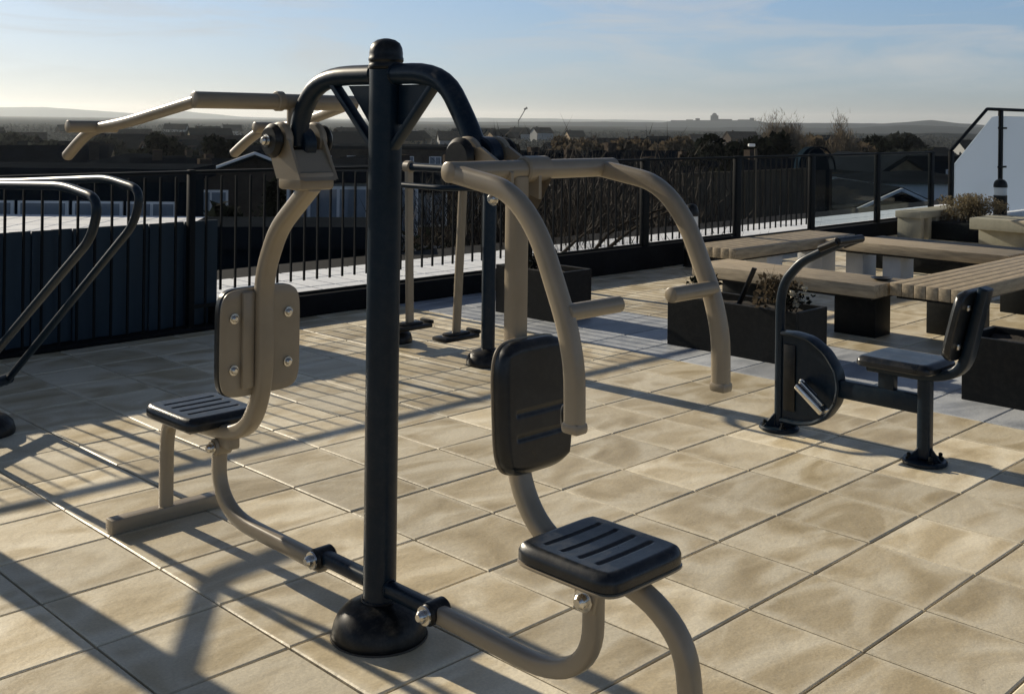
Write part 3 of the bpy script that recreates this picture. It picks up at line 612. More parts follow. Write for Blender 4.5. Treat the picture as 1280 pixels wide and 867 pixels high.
bm = BM(); lathe(bm, (8.35,4.16,.462), [(.05,0),(.08,.015),(.085,.02),(.07,.018),(.04,.006)], 20); ROOT[t] = Vector((8.35,4.16,.462)); t.location = (8.35,4.16,.462); t.name = 'small_dish'; link('bowl', bm, M['black'], t)

# dark low wall of boxes behind the benches, pale seats and bush at the right
t = thing('planter_wall', (12.9,5.3,0), 'low black raised bed behind the farthest slab bench', 'planter')
bm = BM(); box(bm, (12.6,5.1,.17), (.5,2.6,.34), .01); link('box', bm, M['planter'], t)
t = thing('stone_seat', (16.4,6.1,0), 'pale stone block seat at the right edge below the frosted screen', 'bench')
bm = BM(); box(bm, (16.1,5.2,.32), (.9,2.6,.16), .012); link('seat_slab', bm, M['pale_stone'], t)
bm = BM(); box(bm, (16.2,5.2,.12), (.7,2.5,.236), .01); link('base', bm, M['pale_stone'], t)
t = thing('stone_seat', (16.6,7.4,0), 'pale slotted stone seat left of the golden bush', 'bench')
bm = BM(); box(bm, (16.7,7.45,.37), (1.9,.4,.10), .01); link('seat_slab', bm, M['pale_stone'], t)
for k_ in range(7):
    bm = BM(); box(bm, (15.85+k_*.26,7.45,.16), (.12,.36,.318), .004); link('leg', bm, M['pale_stone'], t)
t = thing('round_bush', (16.6,6.85,0), 'rounded golden brown bush in a low black bed beside the frosted screen', 'bush')
bm = BM(); rng = random.Random(3)
for _ in range(10): twigs(bm, (16.6+rng.uniform(-.15,.15),6.85+rng.uniform(-.3,.3),.2), (rng.gauss(0,.5),rng.gauss(0,.6),1), .22, .01, 2, rng, .6)
link('stems', bm, M['twig'], t)
vs, fs = [], []
for _ in range(46):
    a = rng.uniform(0,6.283); leaf_faces(vs, fs, (16.6+.25*math.cos(a)*rng.random(),6.85+.42*math.sin(a)*rng.random(),.42+rng.uniform(-.1,.20)), (.14,.14,.10), 130, .017, .2, rng)
pymesh('leaves', vs, fs, M['leaf_bush'], t)
t = thing('planter_bed', (16.6,6.85,0), 'low black bed holding the golden brown bush', 'planter')
bm = BM(); box(bm, (16.6,6.8,.13), (.9,1.5,.26), .01); link('box', bm, M['planter'], t)

# ------------------------------------------------------------------ BEYOND THE FENCE: near structures
bm = BM(); o_ = far(70,18,z=-.55); e_, d_ = Vector((.7071,-.7071,0)), Vector((.7071,.7071,0))
for i in range(-6,6):
    for j in range(-5,6):
        if i < 3 or j > -3: box(bm, o_+e_*(i*.72-.6)+d_*(j*1.1+.3), (.69,1.06,.1), .01, rz=R(-45))
tag(link('pale_flat_roof', bm, M['white_roof'], smooth=False, loc=(5,14,-.55)), 'pale flat roof in front of the long dark block, beyond the screen', 'roof')
t = thing('board_fence', (15,11.2,0), 'brown vertical board fence beyond the right half of the railing', 'fence')
bm = BM(); x = 20.2; i = 0; rng = random.Random(5)
while x < 26: box(bm, (x+.1,15.0+(i%2)*.02,-.6+rng.uniform(-.01,.01)), (.195,.02,2.2)); x += .2; i += 1
link('boards', bm, M['board'], t, smooth=False)
bm = BM(); box(bm, (23.1,14.95,.52), (5.9,.06,.05)); link('top_rail', bm, M['board'], t, smooth=False)

def house(px, Y, pyr, pye, w, d, rot, wall, roof, label, kind='gable', group=None, floors=2, win=3, name='house', chim=1, z0=-10.5, trim=False, winm='pane'):
    """eaves and ridge heights from the picture rows at distance Y"""
    c = far(px, Y); zr = far(px, Y, pyr).z; ze = far(px, Y, pye).z
    t = thing(name, (c.x,c.y,z0), label, 'building' if name != 'house' else 'house', group); a = R(-45)+rot; mt = Matrix.Translation((c.x,c.y,0)) @ Matrix.Rotation(a, 4, 'Z')
    def Tp(x, y, z): return mt @ Vector((x,y,z))
    def bx_(bm, c_, s): r_ = bmesh.ops.create_cube(bm, size=1)['verts']; bmesh.ops.scale(bm, verts=r_, vec=s); bmesh.ops.translate(bm, verts=r_, vec=c_); bmesh.ops.transform(bm, matrix=mt, verts=r_)
    bm = BM(); bx_(bm, (0,0,(z0+ze)/2), (w,d,ze-z0))
    if kind == 'gable_front':
        plate(bm, [Tp(-w/2,0,ze), Tp(w/2,0,ze), Tp(0,0,zr)], d, mt.to_3x3() @ Vector((0,1,0)))
    if kind == 'gable':
        plate(bm, [Tp(0,-d/2,ze), Tp(0,d/2,ze), Tp(0,0,zr)], w, mt.to_3x3() @ Vector((1,0,0)))
    link('wall', bm, M[wall], t, smooth=False)
    bm = BM(); o = .35; th = .22
    if kind == 'gable':
        for s in (-1, 1):
            q = [Tp(-w/2-o,s*(d/2+o),ze-.12), Tp(w/2+o,s*(d/2+o),ze-.12), Tp(w/2+o,0,zr+.12), Tp(-w/2-o,0,zr+.12)]; n_ = (q[1]-q[0]).cross(q[2]-q[1]).normalized(); plate(bm, q, th, n_)
    elif kind == 'gable_front':
        for s in (-1, 1):
            q = [Tp(s*(w/2+o),-d/2-o,ze-.12), Tp(s*(w/2+o),d/2+o,ze-.12), Tp(0,d/2+o,zr+.12), Tp(0,-d/2-o,zr+.12)]; n_ = (q[1]-q[0]).cross(q[2]-q[1]).normalized(); plate(bm, q, th, n_)
    elif kind == 'hip':
        h = min(w,d)/2*.9; e = [Tp(-w/2-o,-d/2-o,ze),Tp(w/2+o,-d/2-o,ze),Tp(w/2+o,d/2+o,ze),Tp(-w/2-o,d/2+o,ze)]; r1, r2 = Tp(-w/2+h,0,zr), Tp(w/2-h,0,zr)
        V_ = [bm.verts.new(v_) for v_ in e+[r1,r2]]
        for f in ((0,1,5,4),(1,2,5),(2,3,4,5),(3,0,4),(0,3,2,1)): bm.faces.new([V_[i_] for i_ in f])
    else:
        bx_(bm, (0,0,ze+.15), (w+.5,d+.5,.3))
    rf = link('roof', bm, M[roof], t, smooth=False)
    if trim and kind == 'gable_front':
        bm = BM()
        for s in (-1, 1): tube(bm, [Tp(s*(w/2+o),-d/2-o-.05,ze-.1), Tp(0,-d/2-o-.05,zr+.15)], .05, prof=(.045,.05), up=mt.to_3x3() @ Vector((0,1,0)), seg=8)
        link('barge_board', bm, M['white'], rf, smooth=False)
    for k_ in range(chim):
        bm = BM(); x = (-.3+.6*k_)*w; bx_(bm, (x,0,zr+.15), (.5,.5,1.0)); link('chimney', bm, M['brick'], rf, smooth=False)
    hgt = 2.7
    hz0 = .75 if Y < 75 and not (floors == 1 and kind == 'flat') else 1.3
    for f_ in range(floors):
        z = ze-hz0-f_*hgt*(.72 if hz0 < 1 else 1)
        for k_ in range(win):
            x = -w/2+w*(k_+.5)/win
            if floors == 1 and kind == 'flat': z = ze-.72
            bm = BM(); bx_(bm, (x,-d/2-.02,z), (1.15,.08,1.3 if floors > 1 or kind != 'flat' else .5)); wf = link('window', bm, M['white' if winm == 'pane' else 'render'], t, smooth=False)
            bm = BM(); 
            for s in (-1, 1): bx_(bm, (x+s*.27,-d/2-.07,z), (.46,.04,1.14 if floors > 1 or kind != 'flat' else .4))
            link('pane', bm, M['pane' if f_ % 2 == 0 else 'slate'], wf, smooth=False)
    return t
# buildings one can tell apart (column, distance, ridge row, eave row ...)
house(80,27,219,222,6.2,2.5,.05,'dark_wall','slate','long dark flat-roofed block beyond the left railing with a row of grey windows','flat',floors=1,win=5,chim=0,name='flat_roofed_building',winm='pane')
house(375,15.5,302,304,2.3,1.0,.1,'dark_wall','slate','dark blue flat shed just beyond the railing behind the taupe upright','flat',floors=0,win=0,chim=0,name='shed')
house(446,31,221,223,3.0,4,.1,'render','slate','pale two-storey block with a grid of windows just left of the tall post','flat',floors=3,win=4,chim=0,name='apartment_block')
house(300,48,217,226,5.0,6,.5,'render','slate','pale rendered house with its lit gable turned left, behind the railing','gable',floors=2,win=3,chim=1)
house(535,40,216,226,3.4,5,.45,'brick_warm','slate','small warm brick house seen between the tall post and the air walker','gable',floors=2,win=2,chim=1)
house(172,62,192,214,7.5,7,.3,'brick','slate','dark hipped-roof house behind the left railing','hip',floors=1,win=3,chim=1)
house(338,42,192,226,6,8,.1,'brick','slate','brick gabled house with pale barge boards, left of the taupe upright','gable_front',floors=2,win=2,chim=0,trim=True)
house(480,110,182,185,13,9,.05,'brick','slate','three-storey dark brick block behind the tall post','flat',floors=3,win=5,chim=0,name='apartment_block')
house(572,130,183,186,8,9,.2,'brick','slate','dark brick block with pale windows just right of the tall post','flat',floors=3,win=3,chim=0,name='apartment_block')
house(430,110,183,194,9,8,-.3,'brick','slate','distant dark house behind the taupe pivot bracket','gable',floors=1,win=3)
house(1090,60,196,212,2.6,6,.25,'brick_warm','slate','narrow sunlit brick gable house beyond the glass railing','gable_front',floors=2,win=1,chim=0)
house(1136,66,196,199,5.5,6,.1,'dark_wall','slate','dark flat block right of the narrow brick gable','flat',floors=1,win=2,chim=0,name='flat_roofed_building')
house(1142,40,213,224,4.2,5,.05,'white','slate','low house with a slate roof and pale fascia near the glass screen','hip',floors=0,win=0,chim=0)
house(1084,34,237,250,1.9,4,.1,'dark_wall','slate','dark gable with thin white edging below the brick gable','gable_front',floors=0,win=0,chim=0,trim=True)
house(25,90,196,206,11,8,.4,'render','slate','pale walled house at the far left behind the long dark block','gable',floors=1,win=3)
house(250,130,178,188,10,8,-.2,'brick','slate','distant house between the pulldown arm and its bar','gable',floors=1,win=3)
bm = BM(); c = far(1015,30); t = thing('arched_canopy', (c.x,c.y,-10.5), 'black arched canopy roof beyond the railing, left of the brick gable', 'canopy')
pts = [(math.cos(R(a_))*.42, math.sin(R(a_))*.62) for a_ in range(0,181,15)]; zc = far(1015,30,212).z
dirr = Vector((.7071,-.7071,0)); plate(bm, [Vector((c.x,c.y,zc))+dirr*u+Vector((0,0,v)) for u, v in pts]+[Vector((c.x,c.y,zc-3))-dirr*.42, Vector((c.x,c.y,zc-3))+dirr*.42], .5, (.7071,.7071,0)); link('canopy', bm, M['dark_wall'], t)
bm = BM(); tube(bm, [Vector((c.x-.55,c.y-.55,zc))+dirr*u+Vector((0,0,v)) for u, v in pts], .025, seg=8); link('rim', bm, M['slate'], t)
bm = BM(); box(bm, (c.x,c.y,zc-5.5), (.8,.8,11)); link('base', bm, M['brick'], t)
# lamp pole with camera
c = far(945,19); zt = far(945,19,186).z; t = thing('lamp_pole', (c.x,c.y,-10.5), 'thin pale pole carrying a small white camera head beyond the railing', 'lamp pole')
bm = BM(); tube(bm, [Vector((c.x,c.y,-10.5)), Vector((c.x,c.y,zt))], .022, seg=8); link('pole', bm, M['board'], t)
bm = BM(); box(bm, (c.x-.05,c.y+.05,zt+.06), (.12,.06,.05), .015, rz=R(-40)); link('camera_head', bm, M['white'], t)
# church, crane
c = far(518,420); t = thing('church', (c.x,c.y,-12), 'tiny white church tower far off above the dark roofs', 'church'); z = far(518,420,172).z
bm = BM(); box(bm, (c.x,c.y,-6), (3,3,12+z)); lathe(bm, (c.x,c.y,z-6), [(2.2,0),(.05,7)], 4); link('tower', bm, M['white'], t, smooth=False)
c = far(648,1500); t = thing('tower_crane', (c.x,c.y,-12), 'faint construction crane leaning on the horizon right of the tall post', 'crane')
bm = BM(); tube(bm, [Vector((c.x,c.y,-12)), Vector((c.x,c.y,2))], .8, seg=4); tube(bm, [Vector((c.x,c.y,0)), far(658,1500,134)], .6, seg=4); tube(bm, [far(655,1500,137), far(659,1500,135)], 1.2, seg=4); link('jib', bm, M['slate'], t)

# small houses scattered through the valley
rng = random.Random(21)
for k_ in range(120):
    px = rng.uniform(-60,1330); Y = rng.choice([85,100,120,150,200,270,340,430,520])*rng.uniform(.85,1.15)
    zr = rng.uniform(-3.2,-1.2) if Y < 250 else rng.uniform(-4,-1.5); h = rng.uniform(2,3)
    hz = horizon(px); pr = hz+(EYE-zr)*FOC/Y; pe = hz+(EYE-zr+h)*FOC/Y
    wl = rng.choice(['brick','render','render','brick','brick_warm','render','render'])
    house(px,Y,pr,pe,rng.uniform(7,12),rng.uniform(6,9),rng.uniform(.1,.75),wl,rng.choice(['slate','slate','brick']),'small distant house among the dark valley trees','gable','distant houses across the valley',floors=1 if Y < 220 else 0,win=rng.choice([2,3]),chim=rng.choice([0,1]),trim=False)

for k_, (px, Y, pr, w_) in enumerate(((655,52,196,5),(705,60,199,6),(752,48,206,4.5),(800,62,193,6),(838,50,214,4),(890,56,206,5),(962,58,203,4),(1045,64,200,5),(600,44,214,4),(300,66,206,6),(235,58,203,5),(45,70,186,8))):
    hz_ = FOC/Y
    house(px,Y,pr,pr+1.6*hz_,w_,6,(.5,.4,.2,.35,.6,.3,.45,.25,.4,.5,.3,.35)[k_],('render','brick','white','brick_warm','render','white','brick','render','brick_warm','render','brick','render')[k_],'slate','house in the street below the terrace, windows towards the railing','gable','houses in the street below the terrace',floors=2,win=2,chim=1)
# ------------------------------------------------------------------ TREES
def bare_tree(px, Y, pyt, label, seed, spread=.45, depth=5, m='bark', lean=(0,0), z0=-10.5, rad=.16, grp='bare winter trees beyond the railing', trunk=.4, kids=(2,3), wide=None):
    c = far(px, Y); zt = far(px, Y, pyt).z; h = zt-z0; rng = random.Random(seed)
    t = thing('bare_tree', (c.x,c.y,z0), label, 'tree', grp); bm = BM(); th = h*trunk
    tube(bm, [Vector((c.x,c.y,z0)), Vector((c.x+lean[0]*.4,c.y+lean[1]*.4,z0+th*.6)), Vector((c.x+lean[0],c.y+lean[1],z0+th))], (rad*1.2,rad*.8), fil=.5, seg=8); link('trunk', bm, M['bark'], t)
    bm = BM()
    for k_ in range(5): 
        a = rng.uniform(0,6.283); twigs(bm, (c.x+lean[0],c.y+lean[1],z0+th*.98), (math.cos(a)*spread*1.3+lean[0]*.1,math.sin(a)*spread*1.3+lean[1]*.1,1), (h-th)*.36, rad*.55, depth, rng, spread, 4, kids, .25)
    # keep the crown under the row it reaches in the photo
    if wide:
        rr_ = sorted(math.hypot(v.co.x-c.x, v.co.y-c.y) for v in bm.verts)[int(len(bm.verts)*.93)]; f_ = wide/rr_
        for v in bm.verts: v.co.x = c.x+(v.co.x-c.x)*f_; v.co.y = c.y+(v.co.y-c.y)*f_
    zm = max(v.co.z for v in bm.verts); s = (h-th)/(zm-(z0+th))
    for v in bm.verts: v.co.z = z0+th+(v.co.z-z0-th)*s
    zs = [v.co for v in bm.verts]; ends = zs[::7]
    for _ in range(5200 if Y < 40 else 15000):
        q = rng.choice(ends)+Vector((rng.gauss(0,.25),rng.gauss(0,.25),rng.gauss(0,.25)))*(h/10)*(.5 if wide and wide < 2 else 1); d = Vector((rng.gauss(0,.5),rng.gauss(0,.5),1)).normalized()*rng.uniform(.2,.5)*h/10; w_ = Vector((rng.gauss(0,1),rng.gauss(0,1),0)).normalized()*(.004+Y*.0002)
        bm.faces.new([bm.verts.new(q-w_), bm.verts.new(q+w_), bm.verts.new(q+d)])
    link('crown', bm, M[m], t, smooth=False); return t
def leafy(px, Y, pyt, w, m, label, seed, name='round_tree', z0=-10.5, n=2600, size=.16, squash=1., grp=None, blobs=16):
    c = far(px, Y); zt = far(px, Y, pyt).z; h = zt-z0; rng = random.Random(seed); t = thing(name, (c.x,c.y,z0), label, 'tree', grp)
    bm = BM(); tube(bm, [Vector((c.x,c.y,z0)), Vector((c.x+.1,c.y,z0+h*.6))], (.3,.14), seg=8)
    for k_ in range(4): a = rng.uniform(0,6.28); tube(bm, [Vector((c.x+.08,c.y,z0+h*.45)), Vector((c.x+math.cos(a)*w*.3,c.y+math.sin(a)*w*.3,z0+h*.75))], (.1,.03), seg=6)
    link('trunk', bm, M['bark'], t)
    vs, fs = [], []; ch = h*.62
    for k_ in range(blobs):
        a = rng.uniform(0,6.283); r_ = w/2*math.sqrt(rng.random())*.75; zz = zt-ch*rng.uniform(.12,.9); k2 = 1-max(0,(zz-(zt-ch*.5))/(ch*.5))*.55 if name != 'conifer' else (zt-zz)/ch
        leaf_faces(vs, fs, (c.x+math.cos(a)*r_*k2,c.y+math.sin(a)*r_*k2,zz), (w*.2*max(k2,.3),w*.2*max(k2,.3),ch*.13), n//blobs, size, .3, rng)
    leaf_faces(vs, fs, (c.x,c.y,zt-ch*.5), (w*.36,w*.36,ch*.44), n//2, size*1.3, 0, rng)
    pymesh('crown', vs, fs, M[m], t); return t
# thicket of bare trees behind the middle of the railing
BT = [(655,16,192,'bark'),(690,20,186,'twig'),(722,17,196,'bark'),(760,22,190,'twig'),(790,26,184,'twig'),(825,21,200,'bark'),(850,30,186,'twig'),(670,30,178,'twig'),(735,34,180,'twig'),(620,26,186,'bark')]
lb = ['closest bare tree, tangled dark twigs right of the chest press upright','pale twigged bare tree behind the chest press bar','dark bare tree seen under the chest press bar','bare tree over the bend of the far press arm','bare tree above the far press arm','dark bare tree behind the black bollard light','bare tree right of the far press arm by the pale roofs','taller pale bare tree on the horizon behind the thicket','pale bare tree in the middle of the thicket','bare tree behind the air walker post']
for i, (px, Y, py, m_) in enumerate(BT): bare_tree(px,Y,py,lb[i],i+40,m=m_,depth=4 if Y < 21 else 3,rad=.12,trunk=.45,spread=.6,kids=(3,4) if Y >= 21 else (2,3),wide=1.5+Y*.05)
# low branches that lean against the railing
for i, (p0, p1, p2) in enumerate([((735,13.5,325),(770,13.2,282),(828,12.9,262)), ((752,13.8,318),(800,13.4,280),(843,13,262)), ((700,13.6,322),(722,13.4,300),(742,13.2,285))]):
    t = thing('fallen_branch', far(p0[0],p0[1],p0[2]), ['long bare branch sweeping up to the bend of the press arm','second bare branch lying lower across the bars','short pale branch at the kerb end of the railing'][i], 'branch', None)
    bm = BM(); tube(bm, [far(a_,b_,c_) for a_, b_, c_ in (p0,p1,p2)], (.024,.010), fil=.3, seg=8); link('limb', bm, M['bark'], t)
    bm = BM(); rng = random.Random(i); 
    for k_ in range(4): q = far(*p1).lerp(far(*p2), k_/4); twigs(bm, q, (.5,-.3,.6), .3, .008, 2, rng, .5)
    link('twigs', bm, M['twig'], t)
# two tall pale bare trees on the skyline at the right
for i, (px, dx) in enumerate(((982,.16),(1048,.13))):
    bare_tree(px,85,139 if i == 0 else 138,['tall pale wispy bare tree on the skyline, left one of two','tall pale wispy bare tree on the skyline above the narrow brick gable'][i],60+i,m='wisp',depth=5,spread=.42,rad=.22,trunk=.25,grp='tall wispy trees on the skyline',kids=(3,3),wide=(1.9,1.5)[i])
TR = [(60,110,172,9,'leaf_mid'),(130,140,168,10,'leaf_mid'),(208,95,165,8,'leaf_dark'),(282,70,164,5,'leaf_dark'),(20,160,165,14,'leaf_mid'),(330,120,172,9,'leaf_mid'),(395,60,190,4,'leaf_dark'),(603,90,172,5,'leaf_dark'),(633,75,166,4,'leaf_dark'),(870,52,188,5,'leaf_dark'),(915,70,167,9,'leaf_dark'),(950,80,164,8,'leaf_dark'),(888,95,176,8,'leaf_mid'),(1010,130,166,12,'leaf_brown'),(1100,110,168,10,'leaf_dark'),(1150,100,180,9,'leaf_mid'),(1170,75,190,5,'leaf_dark'),(1125,160,164,12,'leaf_mid'),(790,120,172,10,'leaf_brown'),(725,150,170,12,'leaf_brown'),(845,150,170,12,'leaf_brown'),(1075,95,178,8,'leaf_brown'),(355,32,222,2.4,'leaf_dark'),(290,24,238,1.8,'leaf_dark')]
TL = ['broad tree at far left behind the handrail','broad tree under the left hand grip','dark round tree right of the left grip','dark round tree below the pulldown bar','wide tree on the far left skyline','tree behind the pivot cover','small dark tree between gabled house and upright','dark tree right of the tall post','narrow dark tree above the chest press pivot','dark tree rising over the bollard light','broad dome of dark trees below the hilltop buildings','second dark crown right of the domed trees','mid green tree left of the domed trees','brown tree under the tall wispy trees','dark tree behind the brick gable','dark tree above the low slate-roofed house','small dark tree beside the glass screen post','wide tree below the right hill','brown tree over the far press arm','brown tree behind the thicket','brown tree right of the thicket','brown tree left of the brick gable','dark shrub-like tree beside the brick gabled house','small dark tree behind the railing left of the backrest']
for i, (px, Y, py, w, m_) in enumerate(TR): leafy(px,Y,py,w*1.0,m_,TL[i],100+i,size=.14+Y*.0022,n=2200,grp='broad trees of the near valley')
leafy(908,45,172,2.6,'leaf_dark','dark pointed conifer left of the lamp pole',77,name='conifer',n=1800,size=.14)
# hedge rows close behind the railing
for i, (px0, px1, Y, py) in enumerate(((600,860,34,236),(860,1000,34,236),(1000,1180,36,246),(240,330,33,246),(440,620,24,268))):
    vs, fs = [], []; rng = random.Random(i+9); a0, a1 = far(px0,Y), far(px1,Y); zt = far((px0+px1)/2,Y,py).z; n_ = int((a1-a0).length*1.3)
    for k_ in range(n_):
        c = a0.lerp(a1, rng.random()); leaf_faces(vs, fs, (c.x+rng.gauss(0,.6),c.y+rng.gauss(0,.6),zt-rng.uniform(.6,3)), (1.1,1.1,.8), 220, .12, .2, rng)
    tag(pymesh('hedge', vs, fs, M['leaf_brown' if i in (0,1) else 'leaf_dark'], base=(a0.x,a0.y,-10.5)), ['brown scrubby hedge behind the bare trees','brown hedge behind the board fence','dark hedge below the brick gable','dark hedge left of the tall post','dark hedge behind the air walker'][i], 'hedge')
# woodland mass to the horizon
vs, fs = [], []; rng = random.Random(99)
for k_ in range(3600):
    Y = 120*math.exp(rng.random()**.85*1.95); px = rng.uniform(-250,1530); c = far(px, Y); s = 1+Y/500
    n_ = noise.noise(Vector((c.x/90,c.y/90,0)))
    if n_ < -.22 and Y < 700: continue
    h = rng.uniform(3.0,6.0)+n_*2
    leaf_faces(vs, fs, (c.x,c.y,-11+h*.5), (3.2*s,3.2*s,h*.5+.6), 60, .36*s, .4, rng)
tag(pymesh('woodland', vs, fs, M['leaf_far'], base=(0,0,-11)), 'dark woodland filling the valley to the horizon', 'woodland', kind='stuff')

# ------------------------------------------------------------------ ground and hills
bm = BM(); n_ = 96
rings = []
for r_ in (0, 40, 120, 300, 700, 1500, 3200, 7000, 14000):
    ring = [bm.verts.new((r_*math.cos(2*math.pi*k/n_), r_*math.sin(2*math.pi*k/n_), -11)) for k in range(n_)] if r_ else [bm.verts.new((0,0,-11))]
    rings.append(ring)
for k in range(n_): bm.faces.new((rings[0][0], rings[1][k], rings[1][(k+1) % n_]))
for a, b2 in zip(rings[1:], rings[2:]):
    for k in range(n_): bm.faces.new((a[k], b2[k], b2[(k+1) % n_], a[(k+1) % n_]))
tag(link('ground', bm, M['field'], smooth=False), kind='structure')
def ridge(name, D, ctrl, m, rough, seed, depth):
    """ctrl = skyline rows by picture column, at distance D"""
    bm = BM(); cols = []; px = -900
    while px <= 2200:
        for (x0, y0), (x1, y1) in zip(ctrl, ctrl[1:]):
            if x0 <= px <= x1: py = y0+(y1-y0)*(px-x0)/(x1-x0)
        py -= rough*(noise.noise(Vector((px*.013, seed, 0)))+.5*noise.noise(Vector((px*.05, seed, 3)))+.3*noise.noise(Vector((px*.2, seed, 6))))
        top = far(px, D, py); ring = []
        for k in range(9):
            s = (k-4)/4; f = max(0, math.cos(s*math.pi/2))**1.2
            p = far(px, D*(1+s*depth)); ring.append(bm.verts.new((p.x, p.y, -14+(top.z+14)*f)))
        cols.append(ring); px += 6
    for a, b2 in zip(cols, cols[1:]):
        for k in range(8): bm.faces.new((a[k], b2[k], b2[k+1], a[k+1]))
    tag(link(name, bm, m), kind='structure')
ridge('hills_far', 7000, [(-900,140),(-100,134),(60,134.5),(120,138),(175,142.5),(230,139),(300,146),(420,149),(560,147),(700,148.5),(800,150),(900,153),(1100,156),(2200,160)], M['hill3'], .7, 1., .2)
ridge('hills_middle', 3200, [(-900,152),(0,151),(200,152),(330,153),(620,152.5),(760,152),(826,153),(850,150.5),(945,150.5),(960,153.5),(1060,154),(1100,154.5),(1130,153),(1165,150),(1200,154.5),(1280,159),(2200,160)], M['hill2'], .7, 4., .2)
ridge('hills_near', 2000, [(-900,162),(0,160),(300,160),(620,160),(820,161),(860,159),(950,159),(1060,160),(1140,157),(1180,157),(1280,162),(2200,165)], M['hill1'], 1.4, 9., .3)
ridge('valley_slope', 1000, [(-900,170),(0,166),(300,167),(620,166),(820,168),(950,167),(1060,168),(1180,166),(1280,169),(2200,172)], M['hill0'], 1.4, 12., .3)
# hilltop buildings on the skyline
for i, (px, w, py) in enumerate(((847,16,150.5),(862,8,149.5),(893,9,144.5),(905,18,149),(930,14,149.5),(940,5,147.5),(872,5,148))):
    c = far(px, 3150); zt = far(px, 3150, py).z; W_ = w/FOC*3150
    t = thing('hilltop_building', (c.x,c.y,0), 'grey building with a small dome on the far hilltop skyline' if i == 2 else 'low grey building on the far hilltop skyline', 'building', 'buildings on the hilltop skyline')
    bm = BM(); box(bm, (c.x,c.y,zt/2), (W_,W_*.6,zt), rz=R(-45)); link('wall', bm, M['hill2'], t, smooth=False)
    if i == 2: bm = BM(); lathe(bm, (c.x,c.y,zt), [(W_*.35,0),(W_*.33,W_*.15),(W_*.2,W_*.3),(1,W_*.36)], 12); link('dome', bm, M['hill2'], t)

m = bpy.data.materials.new('valley_haze'); m.use_nodes = True; nt = m.node_tree; nt.nodes.remove(nt.nodes['Principled BSDF'])
vs_ = nt.nodes.new('ShaderNodeVolumeScatter'); vs_.inputs['Density'].default_value = .0001; vs_.inputs['Anisotropy'].default_value = .4; vs_.inputs['Color'].default_value = (.84,.93,1,1)
nt.links.new(vs_.outputs[0], nt.nodes['Material Output'].inputs['Volume'])
bm = BM(); box(bm, (0,0,40), (24000,24000,140)); tag(link('haze', bm, m, smooth=False), kind='structure')

# ------------------------------------------------------------------ light, world, camera
EL = R(22); sd = Vector((-.06, 1, 0)).normalized()*math.cos(EL)+Vector((0,0,math.sin(EL)))
s = bpy.data.lights.new('sun', 'SUN'); s.energy = 6.0; s.angle = R(.53); s.color = (1,.885,.70)
so = bpy.data.objects.new('sun', s); col.objects.link(so); so.rotation_euler = sd.to_track_quat('Z', 'Y').to_euler(); so.location = (0,0,20)
w = bpy.data.worlds.new('World'); sc.world = w; w.use_nodes = True; nt = w.node_tree; L = nt.links
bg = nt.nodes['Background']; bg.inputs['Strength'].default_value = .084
sky = N(nt, 'ShaderNodeTexSky'); sky.sky_type = 'NISHITA'; sky.sun_disc = False; sky.sun_elevation = EL; sky.sun_rotation = math.atan2(sd.x, sd.y)
sky.altitude = 60; sky.air_density = 1.0; sky.dust_density = .9; sky.ozone_density = 2.0
tc = N(nt, 'ShaderNodeTexCoord'); mp = N(nt, 'ShaderNodeMapping'); mp.inputs['Scale'].default_value = (2.2,2.2,14); mp.inputs['Rotation'].default_value = (.05,.06,.3)
L.new(tc.outputs['Generated'], mp.inputs['Vector'])
n1 = N(nt, 'ShaderNodeTexNoise'); n1.inputs['Scale'].default_value = 2.6; n1.inputs['Detail'].default_value = 8; n1.inputs['Roughness'].default_value = .6; n1.inputs['Distortion'].default_value = .6; L.new(mp.outputs[0], n1.inputs['Vector'])
cr = N(nt, 'ShaderNodeValToRGB'); cr.color_ramp.elements[0].position = .44; cr.color_ramp.elements[0].color = (0,0,0,1); cr.color_ramp.elements[1].position = .72; cr.color_ramp.elements[1].color = (.8,.8,.8,1)
L.new(n1.outputs['Fac'], cr.inputs[0])
mx = N(nt, 'ShaderNodeMix', data_type='RGBA'); sz0 = N(nt, 'ShaderNodeSeparateXYZ'); L.new(tc.outputs['Generated'], sz0.inputs[0]); lo_ = N(nt, 'ShaderNodeMapRange'); lo_.inputs['From Min'].default_value = .01; lo_.inputs['From Max'].default_value = .07; lo_.inputs['To Min'].default_value = .15; L.new(sz0.outputs[2], lo_.inputs['Value'])
cm_ = N(nt, 'ShaderNodeMath', operation='MULTIPLY'); L.new(cr.outputs[0], cm_.inputs[0]); L.new(lo_.outputs[0], cm_.inputs[1])
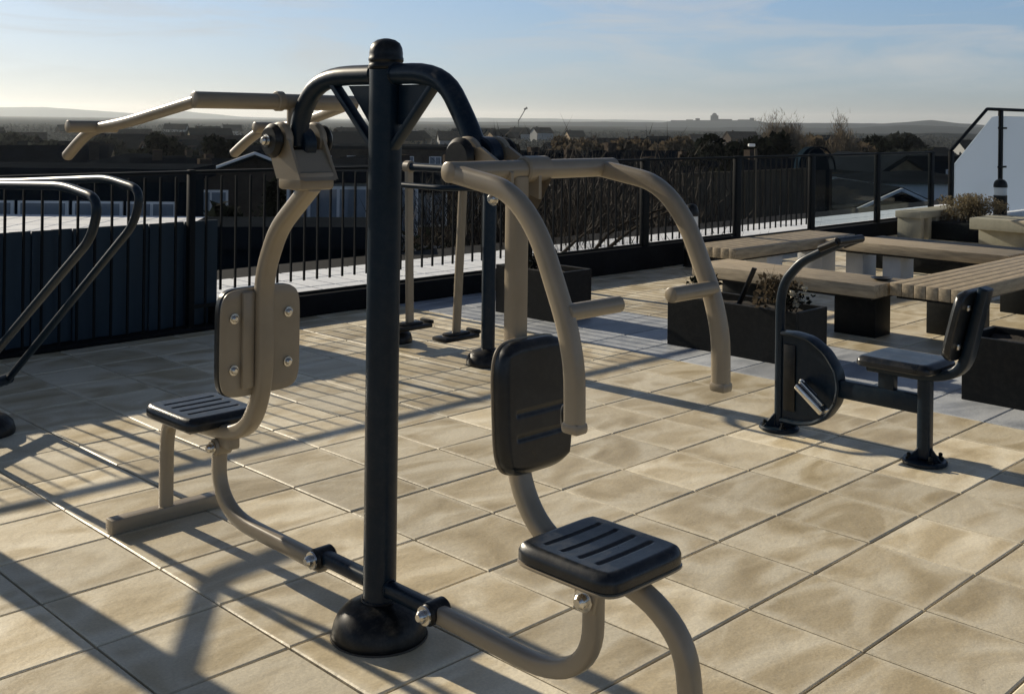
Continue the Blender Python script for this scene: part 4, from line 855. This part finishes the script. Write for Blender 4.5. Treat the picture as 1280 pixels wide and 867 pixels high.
L.new(cm_.outputs[0], mx.inputs['Factor']); L.new(sky.outputs[0], mx.inputs['A']); mx.inputs['B'].default_value = (9.5,7.4,4.7,1)
gn = N(nt, 'ShaderNodeVectorMath', operation='MULTIPLY'); L.new(mx.outputs['Result'], gn.inputs[0]); gn.inputs[1].default_value = (1.05,1.42,2.2)
sq = N(nt, 'ShaderNodeVectorMath', operation='MULTIPLY_ADD'); L.new(gn.outputs[0], sq.inputs[0]); sq.inputs[1].default_value = (.06,.056,.052); sq.inputs[2].default_value = (1,1,1)
dv = N(nt, 'ShaderNodeVectorMath', operation='DIVIDE'); L.new(gn.outputs[0], dv.inputs[0]); L.new(sq.outputs[0], dv.inputs[1]); sz = N(nt, 'ShaderNodeSeparateXYZ'); L.new(tc.outputs['Generated'], sz.inputs[0])
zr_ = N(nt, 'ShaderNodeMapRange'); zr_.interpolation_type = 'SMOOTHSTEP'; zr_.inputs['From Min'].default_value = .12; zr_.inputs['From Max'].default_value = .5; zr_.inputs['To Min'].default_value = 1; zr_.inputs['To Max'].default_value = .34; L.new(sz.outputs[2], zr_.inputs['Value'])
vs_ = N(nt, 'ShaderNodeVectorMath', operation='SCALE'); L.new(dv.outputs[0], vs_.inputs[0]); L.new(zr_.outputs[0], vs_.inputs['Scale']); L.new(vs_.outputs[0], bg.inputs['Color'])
cam = bpy.data.cameras.new('camera'); co = bpy.data.objects.new('camera', cam); col.objects.link(co); sc.camera = co
cam.sensor_width = 36; cam.lens = FOC/1280*36; cam.shift_y = -(433.5-150)/1280; cam.clip_start = .05; cam.clip_end = 40000
co.matrix_world = Matrix.Translation((0,0,EYE)) @ Matrix.Rotation(R(-45), 4, 'Z') @ Matrix.Rotation(R(90), 4, 'X') @ Matrix.Rotation(R(.7), 4, 'Z')
sc.view_settings.view_transform = 'Standard'; sc.view_settings.look = 'None'; sc.view_settings.exposure = 0
sc.render.engine = 'CYCLES'; sc.cycles.max_bounces = 6
sc.render.resolution_x = 1024; sc.render.resolution_y = 693
